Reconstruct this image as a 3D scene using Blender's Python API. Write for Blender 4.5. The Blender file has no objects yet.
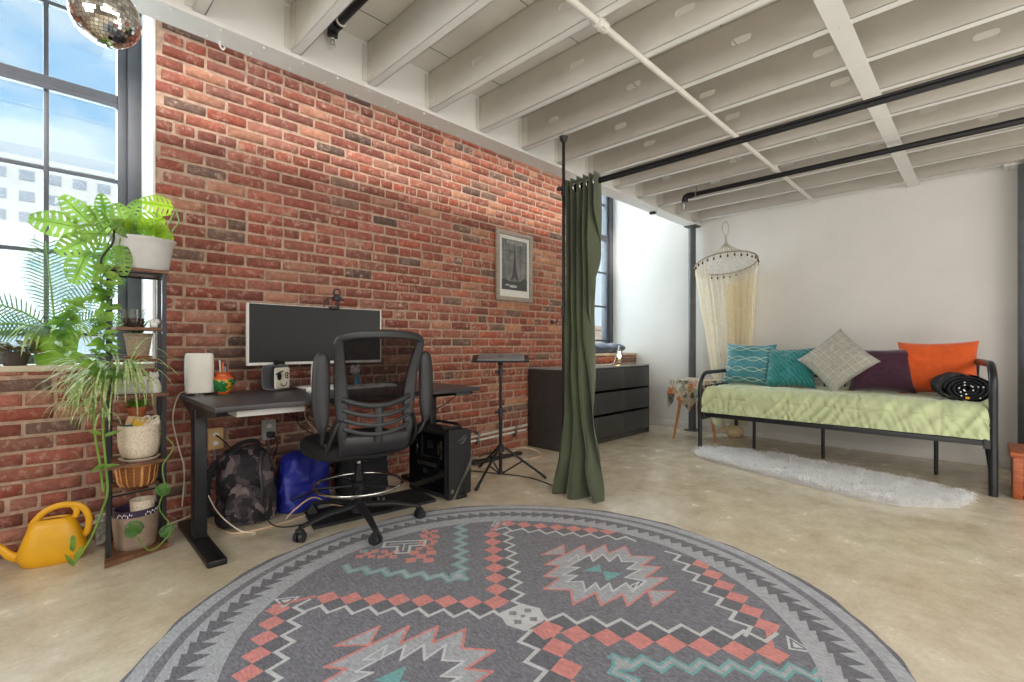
import bpy, bmesh, math, random
from math import sin, cos, pi, radians, sqrt, atan2
from mathutils import Vector, Matrix, noise, Euler
random.seed(7)
SC = bpy.context.scene
COL = SC.collection
V = Vector

# ------------------------------------------------------------------ materials
def lin(c):
    c = c / 255.0
    return c / 12.92 if c <= 0.04045 else ((c + 0.055) / 1.055) ** 2.4
def rgb(c): return (lin(c[0]), lin(c[1]), lin(c[2]), 1.0)
class NT:
    def __init__(s, name):
        s.m = bpy.data.materials.new(name); s.m.use_nodes = True
        s.t = s.m.node_tree; s.n = s.t.nodes; s.l = s.t.links
        s.b = s.n['Principled BSDF']; s.out = s.n['Material Output']
    def node(s, kind, **kw):
        n = s.n.new(kind)
        for k, v in kw.items(): setattr(n, k, v)
        return n
    def link(s, a, b): s.l.new(a, b)
    def coords(s, scale=(1, 1, 1)):
        tc = s.node('ShaderNodeTexCoord'); mp = s.node('ShaderNodeMapping')
        mp.inputs['Scale'].default_value = scale
        s.link(tc.outputs['Object'], mp.inputs['Vector']); return mp.outputs['Vector']
    def noise(s, scale, detail=4, rough=0.55, vec=None):
        n = s.node('ShaderNodeTexNoise'); n.inputs['Scale'].default_value = scale
        n.inputs['Detail'].default_value = detail; n.inputs['Roughness'].default_value = rough
        s.link(vec if vec is not None else s.coords(), n.inputs['Vector']); return n.outputs['Fac']
    def ramp(s, fac, stops):
        r = s.node('ShaderNodeValToRGB'); e = r.color_ramp.elements
        while len(e) < len(stops): e.new(0.5)
        for el, (p, c) in zip(e, stops): el.position = p; el.color = c
        s.link(fac, r.inputs['Fac']); return r.outputs['Color']
    def mix(s, fac, a, b, mode='MIX'):
        m = s.node('ShaderNodeMix', data_type='RGBA', blend_type=mode)
        if isinstance(fac, (int, float)): m.inputs[0].default_value = fac
        else: s.link(fac, m.inputs[0])
        for inp, v in ((m.inputs[6], a), (m.inputs[7], b)):
            if isinstance(v, tuple): inp.default_value = v
            else: s.link(v, inp)
        return m.outputs[2]
    def bump(s, h, strength=0.3, dist=0.01):
        b = s.node('ShaderNodeBump'); b.inputs['Strength'].default_value = strength
        b.inputs['Distance'].default_value = dist
        s.link(h, b.inputs['Height']); s.link(b.outputs['Normal'], s.b.inputs['Normal'])
def mat(name, c, rough=0.6, metal=0.0, var=0.12, vs=12, bump=0.0, bs=60, sheen=0, coat=0, scale=(1, 1, 1), c2=None, emit=None, es=0, trans=0):
    t = NT(name); v = t.coords(scale); n = t.noise(vs, 4, 0.6, v)
    if c2: col = t.ramp(n, [(0.35, rgb(c)), (0.65, rgb(c2))])
    else:
        a = rgb([x * (1 - var) for x in c]); b = rgb([min(255, x * (1 + var)) for x in c])
        col = t.ramp(n, [(0.25, a), (0.75, b)])
    t.link(col, t.b.inputs['Base Color'])
    t.b.inputs['Roughness'].default_value = rough; t.b.inputs['Metallic'].default_value = metal
    if sheen: t.b.inputs['Sheen Weight'].default_value = sheen
    if coat: t.b.inputs['Coat Weight'].default_value = coat
    if trans: t.b.inputs['Transmission Weight'].default_value = trans
    if emit:
        t.b.inputs['Emission Color'].default_value = rgb(emit); t.b.inputs['Emission Strength'].default_value = es
    if bump: t.bump(t.noise(bs, 5, 0.6, v), bump, 0.005)
    return t.m
def glass_mat(name, tint=(235, 245, 250), gloss=0.08, rough=0.02):
    t = NT(name); tr = t.node('ShaderNodeBsdfTransparent'); gl = t.node('ShaderNodeBsdfGlossy')
    tr.inputs['Color'].default_value = rgb(tint); gl.inputs['Roughness'].default_value = rough
    mx = t.node('ShaderNodeMixShader'); mx.inputs[0].default_value = gloss
    t.link(tr.outputs[0], mx.inputs[1]); t.link(gl.outputs[0], mx.inputs[2]); t.link(mx.outputs[0], t.out.inputs['Surface'])
    return t.m
def sheer_mat(name, c, alpha, rough=0.8, weave=0, translucent=0.5):
    t = NT(name); tr = t.node('ShaderNodeBsdfTransparent'); d = t.node('ShaderNodeBsdfDiffuse'); tl = t.node('ShaderNodeBsdfTranslucent')
    d.inputs['Color'].default_value = rgb(c); tl.inputs['Color'].default_value = rgb(c)
    m1 = t.node('ShaderNodeMixShader'); m1.inputs[0].default_value = translucent
    t.link(d.outputs[0], m1.inputs[1]); t.link(tl.outputs[0], m1.inputs[2])
    mx = t.node('ShaderNodeMixShader')
    n = t.noise(30, 3, 0.5)
    mr = t.node('ShaderNodeMapRange'); mr.inputs['To Min'].default_value = alpha - 0.12; mr.inputs['To Max'].default_value = min(1, alpha + 0.12)
    t.link(n, mr.inputs['Value']); t.link(mr.outputs[0], mx.inputs[0])
    t.link(tr.outputs[0], mx.inputs[1]); t.link(m1.outputs[0], mx.inputs[2]); t.link(mx.outputs[0], t.out.inputs['Surface'])
    return t.m
def leaf_mat(name, c, c2, vs=8):
    t = NT(name); n = t.noise(vs, 3); col = t.ramp(n, [(0.35, rgb(c)), (0.65, rgb(c2))])
    t.link(col, t.b.inputs['Base Color']); t.b.inputs['Roughness'].default_value = 0.4
    tl = t.node('ShaderNodeBsdfTranslucent'); t.link(col, tl.inputs['Color'])
    mx = t.node('ShaderNodeMixShader'); mx.inputs[0].default_value = 0.4
    t.link(t.b.outputs[0], mx.inputs[1]); t.link(tl.outputs[0], mx.inputs[2]); t.link(mx.outputs[0], t.out.inputs['Surface'])
    return t.m

M = {}
M['white_paint'] = mat('white_paint', (226, 223, 217), 0.6, var=0.02, vs=3, bump=0.05, bs=120)
M['wall_paint'] = mat('wall_paint', (222, 219, 213), 0.75, var=0.02, vs=2, bump=0.05, bs=90)
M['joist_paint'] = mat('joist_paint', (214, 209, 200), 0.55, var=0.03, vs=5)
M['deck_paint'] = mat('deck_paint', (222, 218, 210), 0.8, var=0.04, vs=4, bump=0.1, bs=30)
M['web_shaded'] = mat('web_shaded', (196, 190, 180), 0.6, var=0.03, vs=5)  # same white joists, darkened to imitate shade on the far webs
M['beam_paint'] = mat('beam_paint', (228, 226, 221), 0.5, var=0.02, vs=4)
M['frame_grey'] = mat('frame_grey', (80, 82, 88), 0.45, var=0.05)
M['black_metal'] = mat('black_metal', (30, 30, 32), 0.38, 0.3, var=0.1)
M['black_matte'] = mat('black_matte', (28, 28, 30), 0.7, var=0.15)
M['black_plastic'] = mat('black_plastic', (38, 39, 41), 0.42, var=0.08, bump=0.08, bs=300)
M['chrome'] = mat('chrome', (205, 205, 200), 0.18, 1.0, var=0.05)
M['steel'] = mat('steel', (150, 150, 150), 0.35, 0.9, var=0.1)
M['dark_steel'] = mat('dark_steel', (92, 92, 92), 0.5, 0.3, var=0.1)
M['dresser_black'] = mat('dresser_black', (58, 57, 57), 0.3, var=0.12, vs=18, scale=(3, 1, 1), bump=0.05)
M['black_fabric'] = mat('black_fabric', (24, 24, 26), 0.95, var=0.2, bump=0.3, bs=150)
M['desk_top'] = mat('desk_top', (56, 54, 56), 0.38, var=0.2, vs=6, scale=(1, 6, 1), bump=0.06, bs=50)
M['white_plastic'] = mat('white_plastic', (232, 230, 224), 0.4, var=0.02)
M['screen'] = mat('screen', (36, 37, 37), 0.55, var=0.04)
M['glass'] = glass_mat('window_glass')
M['jar_glass'] = glass_mat('jar_glass', (240, 245, 245), 0.14)
M['wood'] = mat('wood', (110, 68, 40), 0.5, var=0.3, vs=10, scale=(6, 1, 1), bump=0.1, c2=(150, 98, 60))
M['shelf_wood'] = mat('shelf_wood', (92, 58, 38), 0.55, vs=9, scale=(2, 6, 1), bump=0.1, c2=(132, 90, 62))
M['light_wood'] = mat('light_wood', (190, 125, 70), 0.45, var=0.12, vs=8, scale=(4, 4, 1))
M['cherry_wood'] = mat('cherry_wood', (140, 66, 32), 0.4, vs=14, scale=(1, 1, 6), c2=(176, 92, 48), bump=0.06)
M['concrete_sill'] = mat('concrete_sill', (205, 190, 165), 0.8, var=0.08, vs=12, bump=0.3)
M['soil'] = mat('soil', (52, 38, 28), 0.95, var=0.4, vs=40, bump=0.8, bs=60)
M['terracotta'] = mat('terracotta', (176, 98, 62), 0.7, var=0.08)
M['cable_white'] = mat('cable_white', (222, 210, 190), 0.5)
M['cable_black'] = mat('cable_black', (22, 22, 24), 0.5)

def floor_material():
    t = NT('polished_concrete'); v = t.coords()
    n1 = t.noise(0.9, 6, 0.6, v); n2 = t.noise(6, 8, 0.65, v); n3 = t.noise(60, 4, 0.6, v)
    base = t.ramp(n1, [(0.32, rgb((212, 200, 172))), (0.5, rgb((222, 212, 190))), (0.68, rgb((230, 223, 206)))])
    spots = t.ramp(n2, [(0.30, rgb((176, 152, 116))), (0.62, (1, 1, 1, 1))])
    c = t.mix(0.42, base, spots, 'MULTIPLY')
    vor = t.node('ShaderNodeTexVoronoi'); vor.inputs['Scale'].default_value = 75; t.link(v, vor.inputs['Vector'])
    sp = t.ramp(vor.outputs['Distance'], [(0.03, rgb((120, 92, 60))), (0.10, (1, 1, 1, 1))])
    msk = t.ramp(t.noise(3.2, 4, 0.6, v), [(0.45, (0, 0, 0, 1)), (0.62, (0.8, 0.8, 0.8, 1))])
    c2 = t.mix(msk, c, sp, 'MULTIPLY')
    fine = t.ramp(n3, [(0.3, (0.88, 0.87, 0.84, 1)), (0.7, (1, 1, 1, 1))])
    c3 = t.mix(1.0, c2, fine, 'MULTIPLY')
    t.link(c3, t.b.inputs['Base Color'])
    r = t.node('ShaderNodeMapRange'); r.inputs['To Min'].default_value = 0.12; r.inputs['To Max'].default_value = 0.36
    t.link(n2, r.inputs['Value']); t.link(r.outputs[0], t.b.inputs['Roughness'])
    t.bump(n2, 0.04, 0.01)
    return t.m
M['floor'] = floor_material()
def brick_material():
    t = NT('old_brick'); v = t.coords()
    a = t.node('ShaderNodeAttribute'); a.attribute_name = 'Col'
    n = t.noise(38, 6, 0.7, v); n2 = t.noise(7, 5, 0.7, v); n4 = t.noise(160, 3, 0.6, v)
    c = t.mix(0.8, a.outputs['Color'], t.ramp(n, [(0.3, (0.62, 0.58, 0.56, 1)), (0.65, (1.12, 1.12, 1.1, 1))]), 'MULTIPLY')
    wm = t.ramp(t.noise(24, 8, 0.75, v), [(0.50, (0, 0, 0, 1)), (0.62, (1, 1, 1, 1))])
    wm2 = t.ramp(n2, [(0.42, (0.08, 0.08, 0.08, 1)), (0.66, (0.8, 0.8, 0.8, 1))])
    wf = t.mix(1.0, wm, wm2, 'MULTIPLY')
    c2 = t.mix(wf, c, rgb((205, 175, 155)))
    dm = t.ramp(n4, [(0.30, (1, 1, 1, 1)), (0.38, (0, 0, 0, 1))])
    df = t.mix(1.0, dm, (0.5, 0.5, 0.5, 1), 'MULTIPLY')
    c3 = t.mix(df, c2, rgb((60, 36, 30)))
    t.link(c3, t.b.inputs['Base Color']); t.b.inputs['Roughness'].default_value = 0.85
    t.bump(n, 0.5, 0.006); return t.m
M['brick'] = brick_material()
M['mortar'] = mat('mortar', (170, 144, 124), 0.95, var=0.16, vs=30, bump=0.6, bs=120)

# ------------------------------------------------------------------ mesh builder
class MB:
    def __init__(s): s.v = []; s.f = []; s.mi = []; s.cols = None
    def add(s, vs, fs, mi=0):
        o = len(s.v); s.v += [tuple(p) for p in vs]
        s.f += [tuple(i + o for i in f) for f in fs]; s.mi += [mi] * len(fs)
    def box(s, x0, x1, y0, y1, z0, z1, mi=0, bev=0.0, mtx=None):
        if bev <= 0:
            vs = [(x, y, z) for x in (x0, x1) for y in (y0, y1) for z in (z0, z1)]
            fs = [(0, 1, 3, 2), (4, 6, 7, 5), (0, 4, 5, 1), (2, 3, 7, 6), (0, 2, 6, 4), (1, 5, 7, 3)]
        else:
            bm = bmesh.new(); bmesh.ops.create_cube(bm, size=1)
            for w in bm.verts:
                w.co = V(((x0 + x1) / 2 + w.co.x * (x1 - x0), (y0 + y1) / 2 + w.co.y * (y1 - y0), (z0 + z1) / 2 + w.co.z * (z1 - z0)))
            bmesh.ops.bevel(bm, geom=bm.edges[:], offset=min(bev, 0.49 * min(x1 - x0, y1 - y0, z1 - z0)), segments=3, affect='EDGES', profile=0.5)
            vs = [tuple(w.co) for w in bm.verts]; fs = [tuple(w.index for w in f.verts) for f in bm.faces]; bm.free()
        if mtx is not None: vs = [tuple(mtx @ V(p)) for p in vs]
        s.add(vs, fs, mi)
    def obox(s, c, size, rot=(0, 0, 0), mi=0, bev=0.0):
        m = Matrix.Translation(V(c)) @ Euler(rot).to_matrix().to_4x4()
        a, b, d = size
        s.box(-a / 2, a / 2, -b / 2, b / 2, -d / 2, d / 2, mi, bev, m)
    def tube(s, pts, r, n=8, closed=False, mi=0, up=None, cap=True):
        # r: number, list of numbers or list of (w, t) half-sizes; up fixes the section's first axis to (up x tangent)
        P = [V(p) for p in pts]; k = len(P); R = r if isinstance(r, (list, tuple)) and len(r) == k and not (k == 2 and isinstance(r, tuple)) else [r] * k
        vs = []; nrm = None
        for i in range(k):
            if closed: t = P[(i + 1) % k] - P[i - 1]
            else: t = P[min(i + 1, k - 1)] - P[max(i - 1, 0)]
            if t.length < 1e-9: t = V((0, 0, 1))
            t.normalize()
            if up is not None:
                nrm = V(up).cross(t)
                if nrm.length < 1e-6: nrm = t.orthogonal()
                nrm.normalize()
            else:
                if nrm is None: nrm = t.orthogonal().normalized()
                nrm = (nrm - t * nrm.dot(t))
                if nrm.length < 1e-6: nrm = t.orthogonal()
                nrm.normalize()
            bn = t.cross(nrm)
            rr = R[i]; a, b = (rr if isinstance(rr, tuple) else (rr, rr))
            for j in range(n):
                th = 2 * pi * j / n
                vs.append(P[i] + nrm * (a * cos(th)) + bn * (b * sin(th)))
        fs = []
        m = k if closed else k - 1
        for i in range(m):
            for j in range(n):
                a = i * n + j; b = i * n + (j + 1) % n; c = ((i + 1) % k) * n + (j + 1) % n; d = ((i + 1) % k) * n + j
                fs.append((a, b, c, d))
        if not closed and cap:
            fs.append(tuple(range(n))[::-1]); fs.append(tuple((k - 1) * n + j for j in range(n)))
        s.add(vs, fs, mi)
    def cyl(s, a, b, r, n=16, mi=0): s.tube([a, b], [r, r] if not isinstance(r, list) else r, n, mi=mi)
    def lathe(s, prof, c=(0, 0, 0), n=32, mi=0, sx=1, sy=1, close=False):
        vs = []; k = len(prof)
        for (r, z) in prof:
            for j in range(n):
                th = 2 * pi * j / n; vs.append((c[0] + r * sx * cos(th), c[1] + r * sy * sin(th), c[2] + z))
        fs = []
        for i in range(k - 1):
            for j in range(n): fs.append((i * n + j, i * n + (j + 1) % n, (i + 1) * n + (j + 1) % n, (i + 1) * n + j))
        if prof[0][0] > 1e-5: fs.append(tuple(range(n))[::-1])
        if close: fs.append(tuple((k - 1) * n + j for j in range(n)))
        s.add(vs, fs, mi)
    def prism(s, poly, h0, h1, axis='z', mi=0):
        n = len(poly)
        def q(p, h): return {'z': (p[0], p[1], h), 'y': (p[0], h, p[1]), 'x': (h, p[0], p[1])}[axis]
        vs = [q(p, h0) for p in poly] + [q(p, h1) for p in poly]
        fs = [tuple(range(n))[::-1], tuple(range(n, 2 * n))] + [(i, (i + 1) % n, n + (i + 1) % n, n + i) for i in range(n)]
        s.add(vs, fs, mi)
    def grid(s, fn, nu, nv, mi=0, cu=False, cv=False):
        vs = [fn(i / (nu if cu else nu - 1), j / (nv if cv else nv - 1)) for i in range(nu) for j in range(nv)]
        fs = []
        for i in range(nu if cu else nu - 1):
            for j in range(nv if cv else nv - 1):
                a = i * nv + j; b = ((i + 1) % nu) * nv + j; c = ((i + 1) % nu) * nv + (j + 1) % nv; d = i * nv + (j + 1) % nv
                fs.append((a, b, c, d))
        s.add(vs, fs, mi)
    def sphere(s, c, r, n=12, mi=0, sc=(1, 1, 1)):
        prof = [(max(1e-6, sin(pi * i / n)), -cos(pi * i / n)) for i in range(n + 1)]
        o = len(s.v); s.lathe([(a * r, b * r) for a, b in prof], (0, 0, 0), 2 * n, mi)
        for i in range(o, len(s.v)):
            x, y, z = s.v[i]; s.v[i] = (c[0] + x * sc[0], c[1] + y * sc[1], c[2] + z * sc[2])
    def xf(s, m):
        s.v = [tuple(m @ V(p)) for p in s.v]; return s
    def build(s, name, mats, parent=None, smooth=True, off=None, recalc=True, sub=0, solid=0, ang=40):
        me = bpy.data.meshes.new(name)
        me.from_pydata(s.v, [], s.f)
        if not isinstance(mats, (list, tuple)): mats = [mats]
        for m in mats: me.materials.append(m)
        for p, mi in zip(me.polygons, s.mi): p.material_index = mi
        if recalc:
            bm = bmesh.new(); bm.from_mesh(me); bmesh.ops.remove_doubles(bm, verts=bm.verts, dist=1e-6)
            bmesh.ops.recalc_face_normals(bm, faces=bm.faces); bm.to_mesh(me); bm.free()
        if smooth:
            for p in me.polygons: p.use_smooth = True
            try: me.set_sharp_from_angle(angle=radians(ang))
            except Exception: pass
        me.update()
        o = bpy.data.objects.new(name, me); COL.objects.link(o)
        if parent is not None: o.parent = parent
        if sub:
            md = o.modifiers.new('sub', 'SUBSURF'); md.levels = sub; md.render_levels = sub
        if solid:
            md = o.modifiers.new('solid', 'SOLIDIFY'); md.thickness = solid; md.offset = 0
        return o
def tag(o, label=None, cat=None, group=None, kind=None):
    if label: o['label'] = label
    if cat: o['category'] = cat
    if group: o['group'] = group
    if kind: o['kind'] = kind
    return o
def thing(name, label, cat, loc=(0, 0, 0), rz=0, group=None, rot=None):
    o = bpy.data.objects.new(name, None); COL.objects.link(o); o.empty_display_size = 0.1
    o.location = loc; o.rotation_euler = rot if rot else (0, 0, rz)
    return tag(o, label, cat, group)
def struct(o, label=None):
    o['kind'] = 'structure'
    if label: o['label'] = label
    return o
def dup(root):
    r = root.copy(); COL.objects.link(r)
    for ch in list(root.children):
        c = ch.copy(); COL.objects.link(c); c.parent = r
        for g in ch.children:
            d = g.copy(); COL.objects.link(d); d.parent = c
    return r
def arc(c, r, a0, a1, n, ax='xy', z=0):
    out = []
    for i in range(n + 1):
        a = a0 + (a1 - a0) * i / n; p, q = r * cos(a), r * sin(a)
        out.append({'xy': (c[0] + p, c[1] + q, c[2]), 'xz': (c[0] + p, c[1], c[2] + q), 'yz': (c[0], c[1] + p, c[2] + q)}[ax])
    return out
def smooth_path(pts, n=8):
    P = [V(p) for p in pts]; out = []
    for i in range(len(P) - 1):
        p0 = P[max(i - 1, 0)]; p1 = P[i]; p2 = P[i + 1]; p3 = P[min(i + 2, len(P) - 1)]
        for k in range(n):
            t = k / n
            out.append(0.5 * ((2 * p1) + (p2 - p0) * t + (2 * p0 - 5 * p1 + 4 * p2 - p3) * t * t + (3 * p1 - p0 - 3 * p2 + p3) * t ** 3))
    out.append(P[-1]); return out
def text_mb(body, size, mtx, thick=0.0008, bold=False):
    cu = bpy.data.curves.new('lettering', 'FONT'); cu.body = body; cu.size = size; cu.extrude = thick
    cu.align_x = 'CENTER'; cu.align_y = 'CENTER'
    ob = bpy.data.objects.new('lettering', cu); COL.objects.link(ob)
    dg = bpy.context.evaluated_depsgraph_get(); me = bpy.data.meshes.new_from_object(ob.evaluated_get(dg))
    mb = MB(); mb.add([mtx @ v.co for v in me.vertices], [tuple(p.vertices) for p in me.polygons])
    bpy.data.objects.remove(ob); bpy.data.curves.remove(cu); bpy.data.meshes.remove(me)
    return mb

# ------------------------------------------------------------------ setting
BR = 3.25      # brick face
WY = 3.62      # window plane
BX = 5.6       # back wall
mb = MB(); mb.add([(-3, -4, 0), (BX, -4, 0), (BX, WY + 0.2, 0), (-3, WY + 0.2, 0)], [(0, 1, 2, 3)])
struct(mb.build('floor', M['floor'], smooth=False))

# brick wall: real bricks laid in a mortar bed
PAL = [(150, 78, 60), (158, 86, 68), (142, 70, 56), (166, 96, 78), (130, 68, 56), (154, 82, 66), (162, 104, 88), (148, 88, 74), (160, 76, 56)]
DARK = [(108, 86, 76), (116, 88, 76), (98, 78, 70)]
bm_v, bm_f, bm_m, bm_c = [], [], [], []
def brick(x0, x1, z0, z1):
    nx = max(5, int((x1 - x0) / 0.028)); nz = 4
    ex = .006 / (x1 - x0); ez = .006 / (z1 - z0)
    if random.random() < 0.11: c = random.choice(DARK)
    else: c = random.choice(PAL)
    if random.random() < 0.07: c = (186, 130, 104)
    k = random.uniform(0.84, 1.02); xm = (x0 + x1) / 2
    g = min(1, max(0, (xm - 1.8) / 2.2))  # window light painted in: bricks brighter and more orange to the right
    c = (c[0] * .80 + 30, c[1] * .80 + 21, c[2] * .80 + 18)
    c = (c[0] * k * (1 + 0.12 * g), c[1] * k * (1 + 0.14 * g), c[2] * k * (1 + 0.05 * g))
    o = len(bm_v); dep = random.uniform(-0.003, 0.004); j = [random.uniform(-0.003, 0.003) for _ in range(4)]
    for i in range(nx + 1):
        for q in range(nz + 1):
            u = 0 if i == 0 else 1 if i == nx else ex + (1 - 2 * ex) * (i - 1) / (nx - 2); w = (0, ez, .5, 1 - ez, 1)[q]
            x = x0 + (x1 - x0) * u; z = z0 + (z1 - z0) * w
            x += j[0] * (1 - u) + j[1] * u; z += (j[2] * (1 - w) + j[3] * w) * 0.7
            ed = (i in (0, nx)) or (q in (0, nz))
            nn = noise.noise(V((x * 30, z * 30, 3.1)))
            y = BR - 0.004 + dep + nn * 0.003
            if ed: y = BR + 0.010; x += nn * 0.003; z += noise.noise(V((x * 40, z * 40, 9))) * 0.004
            else:
                if i in (1, nx - 1): y += 0.0025
                if q in (1, nz - 1): y += 0.0025
            bm_v.append((x, y, z)); m = 1 + 0.12 * nn; bm_c.append((c[0] * m, c[1] * m, c[2] * m))
    for i in range(nx):
        for q in range(nz):
            a = o + i * (nz + 1) + q
            bm_f.append((a, a + nz + 1, a + nz + 2, a + 1)); bm_m.append(0)
def brick_panel(X0, X1, Z0, Z1, first):
    pitch = 0.0705; r = int(round(Z0 / pitch))
    while r * pitch < Z1 - 0.02:
        z0 = r * pitch + 0.0045; z1 = min((r + 1) * pitch - 0.0045, Z1)
        head = (r % 7 == 3); L = 0.108 if head else 0.214
        x = first + ((r % 2) * L / 2 if not head else (0.054 if r % 2 else 0)) - 40 * L + (noise.noise(V((r * 3.3, 1, 1))) * 0.02)
        while x < X1:
            ll = L
            a = max(x + 0.004, X0 + 0.002); b = min(x + ll - 0.004, X1 - 0.002)
            if b - a > 0.03: brick(a, b, z0, z1)
            x += ll
        r += 1
    o = len(bm_v)
    n = 2
    bm_v.extend([(X0, BR + 0.0055, Z0), (X1, BR + 0.0055, Z0), (X1, BR + 0.0055, Z1), (X0, BR + 0.0055, Z1)])
    bm_c.extend([(180, 160, 140)] * 4); bm_f.append((o, o + 1, o + 2, o + 3)); bm_m.append(1)
W1A, W1B, W2A = -0.934, 0.505, 4.2
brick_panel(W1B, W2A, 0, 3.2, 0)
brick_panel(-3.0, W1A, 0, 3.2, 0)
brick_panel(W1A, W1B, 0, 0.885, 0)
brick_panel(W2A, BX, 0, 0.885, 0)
me = bpy.data.meshes.new('wall_left'); me.from_pydata(bm_v, [], bm_f)
me.materials.append(M['brick']); me.materials.append(M['mortar'])
for p, mi in zip(me.polygons, bm_m): p.material_index = mi; p.use_smooth = (mi == 0)
ca = me.color_attributes.new('Col', 'FLOAT_COLOR', 'POINT')
buf = []
for c in bm_c: buf += [lin(min(255, c[0])), lin(min(255, c[1])), lin(min(255, c[2])), 1.0]
ca.data.foreach_set('color', buf)
wl = bpy.data.objects.new('wall_left', me); COL.objects.link(wl); struct(wl, 'old red brick wall with pale lime mortar')
mb = MB()   # masonry behind the brick faces
for a, b, z0, z1 in ((-3, W1A, 0, 3.2), (W1B, W2A, 0, 3.2), (W1A, W1B, 0, 0.87), (W2A, BX, 0, 0.87)):
    mb.box(a, b, BR + 0.006, WY + 0.1, z0, z1)
mb.box(-3, BX, BR + 0.006, WY + 0.1, 3.2, 3.4)
mb.build('wall_core', M['wall_paint'], wl, smooth=False)
# painted reveals beside the brick
mb = MB()
mb.box(W1B - 0.012, W1B + 0.002, BR - 0.004, WY, 0.9, 3.2, bev=0.003)
mb.box(W2A - 0.002, W2A + 0.012, BR - 0.004, WY, 0.9, 3.2, bev=0.003)
mb.box(W1A - 0.002, W1A + 0.012, BR - 0.004, WY, 0.9, 3.2, bev=0.003)
mb.build('reveal', M['white_paint'], wl, smooth=False)
# back wall
mb = MB(); mb.box(BX, BX + 0.1, -4, WY + 0.1, 0, 3.4)
struct(mb.build('wall_back', M['wall_paint'], smooth=False), 'plain white painted wall behind the daybed')
mb = MB(); mb.box(BX - 0.014, BX - 0.0005, -4, BR - 0.001, 0.0, 0.075, bev=0.003)
struct(mb.build('baseboard_back', M['white_paint']), 'low white baseboard along the back wall')
mb = MB(); mb.box(-3, BX + .1, -4.1, -4, 0, 3.4); struct(mb.build('wall_right', M['wall_paint'], smooth=False))
mb = MB(); mb.box(-3.1, -3, -4.1, WY + .2, 0, 3.4); struct(mb.build('wall_front', M['wall_paint'], smooth=False))
# ceiling and joists
cz0, cz1 = 2.424, 2.652
ce = MB(); ce.box(-3, BX, -4, 2.42, cz1, cz1 + 0.03)
ce.box(-3, BX, 2.42, WY + .1, 3.25, 3.3)
y = 2.41
ceil = struct(ce.build('ceiling', M['deck_paint'], smooth=False), 'white painted joist ceiling deck')
mb = MB()
for k in range(9):   # deck seams
    yy = 2.2 - k * 0.61; mb.box(-3, BX, yy - 0.0015, yy + 0.0015, cz1 - 0.002, cz1 + 0.001)
mb.build('deck_seam', M['dark_steel'], ceil, smooth=False)
def web(mb, X, y0, y1, z0, z1, holes):
    ys = [y0] + [(holes[i] + holes[i + 1]) / 2 for i in range(len(holes) - 1)] + [y1]
    for i, h in enumerate(holes):
        a, b = ys[i], ys[i + 1]; cz = (z0 + z1) / 2 + 0.002; hl, hr = 0.03, 0.019
        angs = []
        N = 28
        inner, outer = [], []
        cor = [(a, z0), (b, z0), (b, z1), (a, z1)]
        A = sorted([2 * pi * k / N for k in range(N)] + [atan2(z - cz, yy - h) % (2 * pi) for yy, z in cor])
        for t in A:
            cx, sx = cos(t), sin(t)
            inner.append((h + (hl if cx > 0 else -hl) * (1 if abs(cx) > 1e-6 else 0) * min(1, abs(cx) * 3) + hr * cx, cz + hr * sx))
            k1 = ((b - h) if cx > 0 else (a - h)) / cx if abs(cx) > 1e-9 else 1e9
            k2 = ((z1 - cz) if sx > 0 else (z0 - cz)) / sx if abs(sx) > 1e-9 else 1e9
            k = min(k1, k2); outer.append((h + k * cx, cz + k * sx))
        n = len(A); vs = [(X, p[0], p[1]) for p in inner] + [(X, p[0], p[1]) for p in outer]
        vs += [(X + 0.006, h + (p[0] - h) * 0.99, cz + (p[1] - cz) * 0.99) for p in inner]
        fs = [(k, (k + 1) % n, n + (k + 1) % n, n + k) for k in range(n)] + [(k, (k + 1) % n, 2 * n + (k + 1) % n, 2 * n + k) for k in range(n)]
        mb.add(vs, fs)
offs = {4: 0.987, 5: 0.882, 6: 0.612, 7: 0.612, 9: 0.27, 3: 1.35, 8: 0.45, 10: 0.6, 11: 0.35, 12: 0.75, 2: 1.6, 1: 1.4, 0: 1.3}
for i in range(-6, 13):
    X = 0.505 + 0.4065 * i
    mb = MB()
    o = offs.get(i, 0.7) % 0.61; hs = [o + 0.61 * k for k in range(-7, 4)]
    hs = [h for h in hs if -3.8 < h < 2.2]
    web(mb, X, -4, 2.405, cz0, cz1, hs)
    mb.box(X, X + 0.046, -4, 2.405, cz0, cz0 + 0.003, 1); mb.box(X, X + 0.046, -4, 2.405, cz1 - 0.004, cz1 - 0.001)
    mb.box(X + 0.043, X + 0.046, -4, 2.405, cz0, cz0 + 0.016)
    mb.build('joist', [M['joist_paint'] if i < 5 else M['web_shaded'], M['beam_paint']], ceil, smooth=False)  # shading put into the colours: far webs darker, bottom flanges lighter
    mb = MB(); mb.box(X - 0.004, X - 0.001, 2.35, 2.405, cz0 + 0.012, cz1 - 0.01); mb.box(X - 0.03, X - 0.001, 2.402, 2.4055, cz0 + 0.012, cz1 - 0.02)
    for zz in (0.05, 0.11, 0.17):
        mb.sphere((X - 0.0045, 2.378, cz0 + zz), 0.004, 5)
    mb.build('joist_bracket', M['joist_paint'], ceil, smooth=False)
mb = MB()   # edge beam: web plus bottom flange
mb.box(-3, BX - 0.001, 2.408, 2.418, 2.41, 2.66); mb.box(-3, BX - 0.001, 2.385, 2.53, 2.392, 2.41); mb.box(-3, BX - .001, 2.385, 2.53, 2.66, 2.672)
mb.box(-3, BX - 0.001, 2.50, 2.53, 2.41, 2.43)
mb.box(-3, BX - 0.001, 2.418, 2.53, 2.43, 2.68)
for k in range(34):
    x = -0.5 + k * 0.18; mb.sphere((x, 2.50, 2.392), 0.006, 5); mb.sphere((x + .03, 2.41, 2.392), 0.006, 5)
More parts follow.
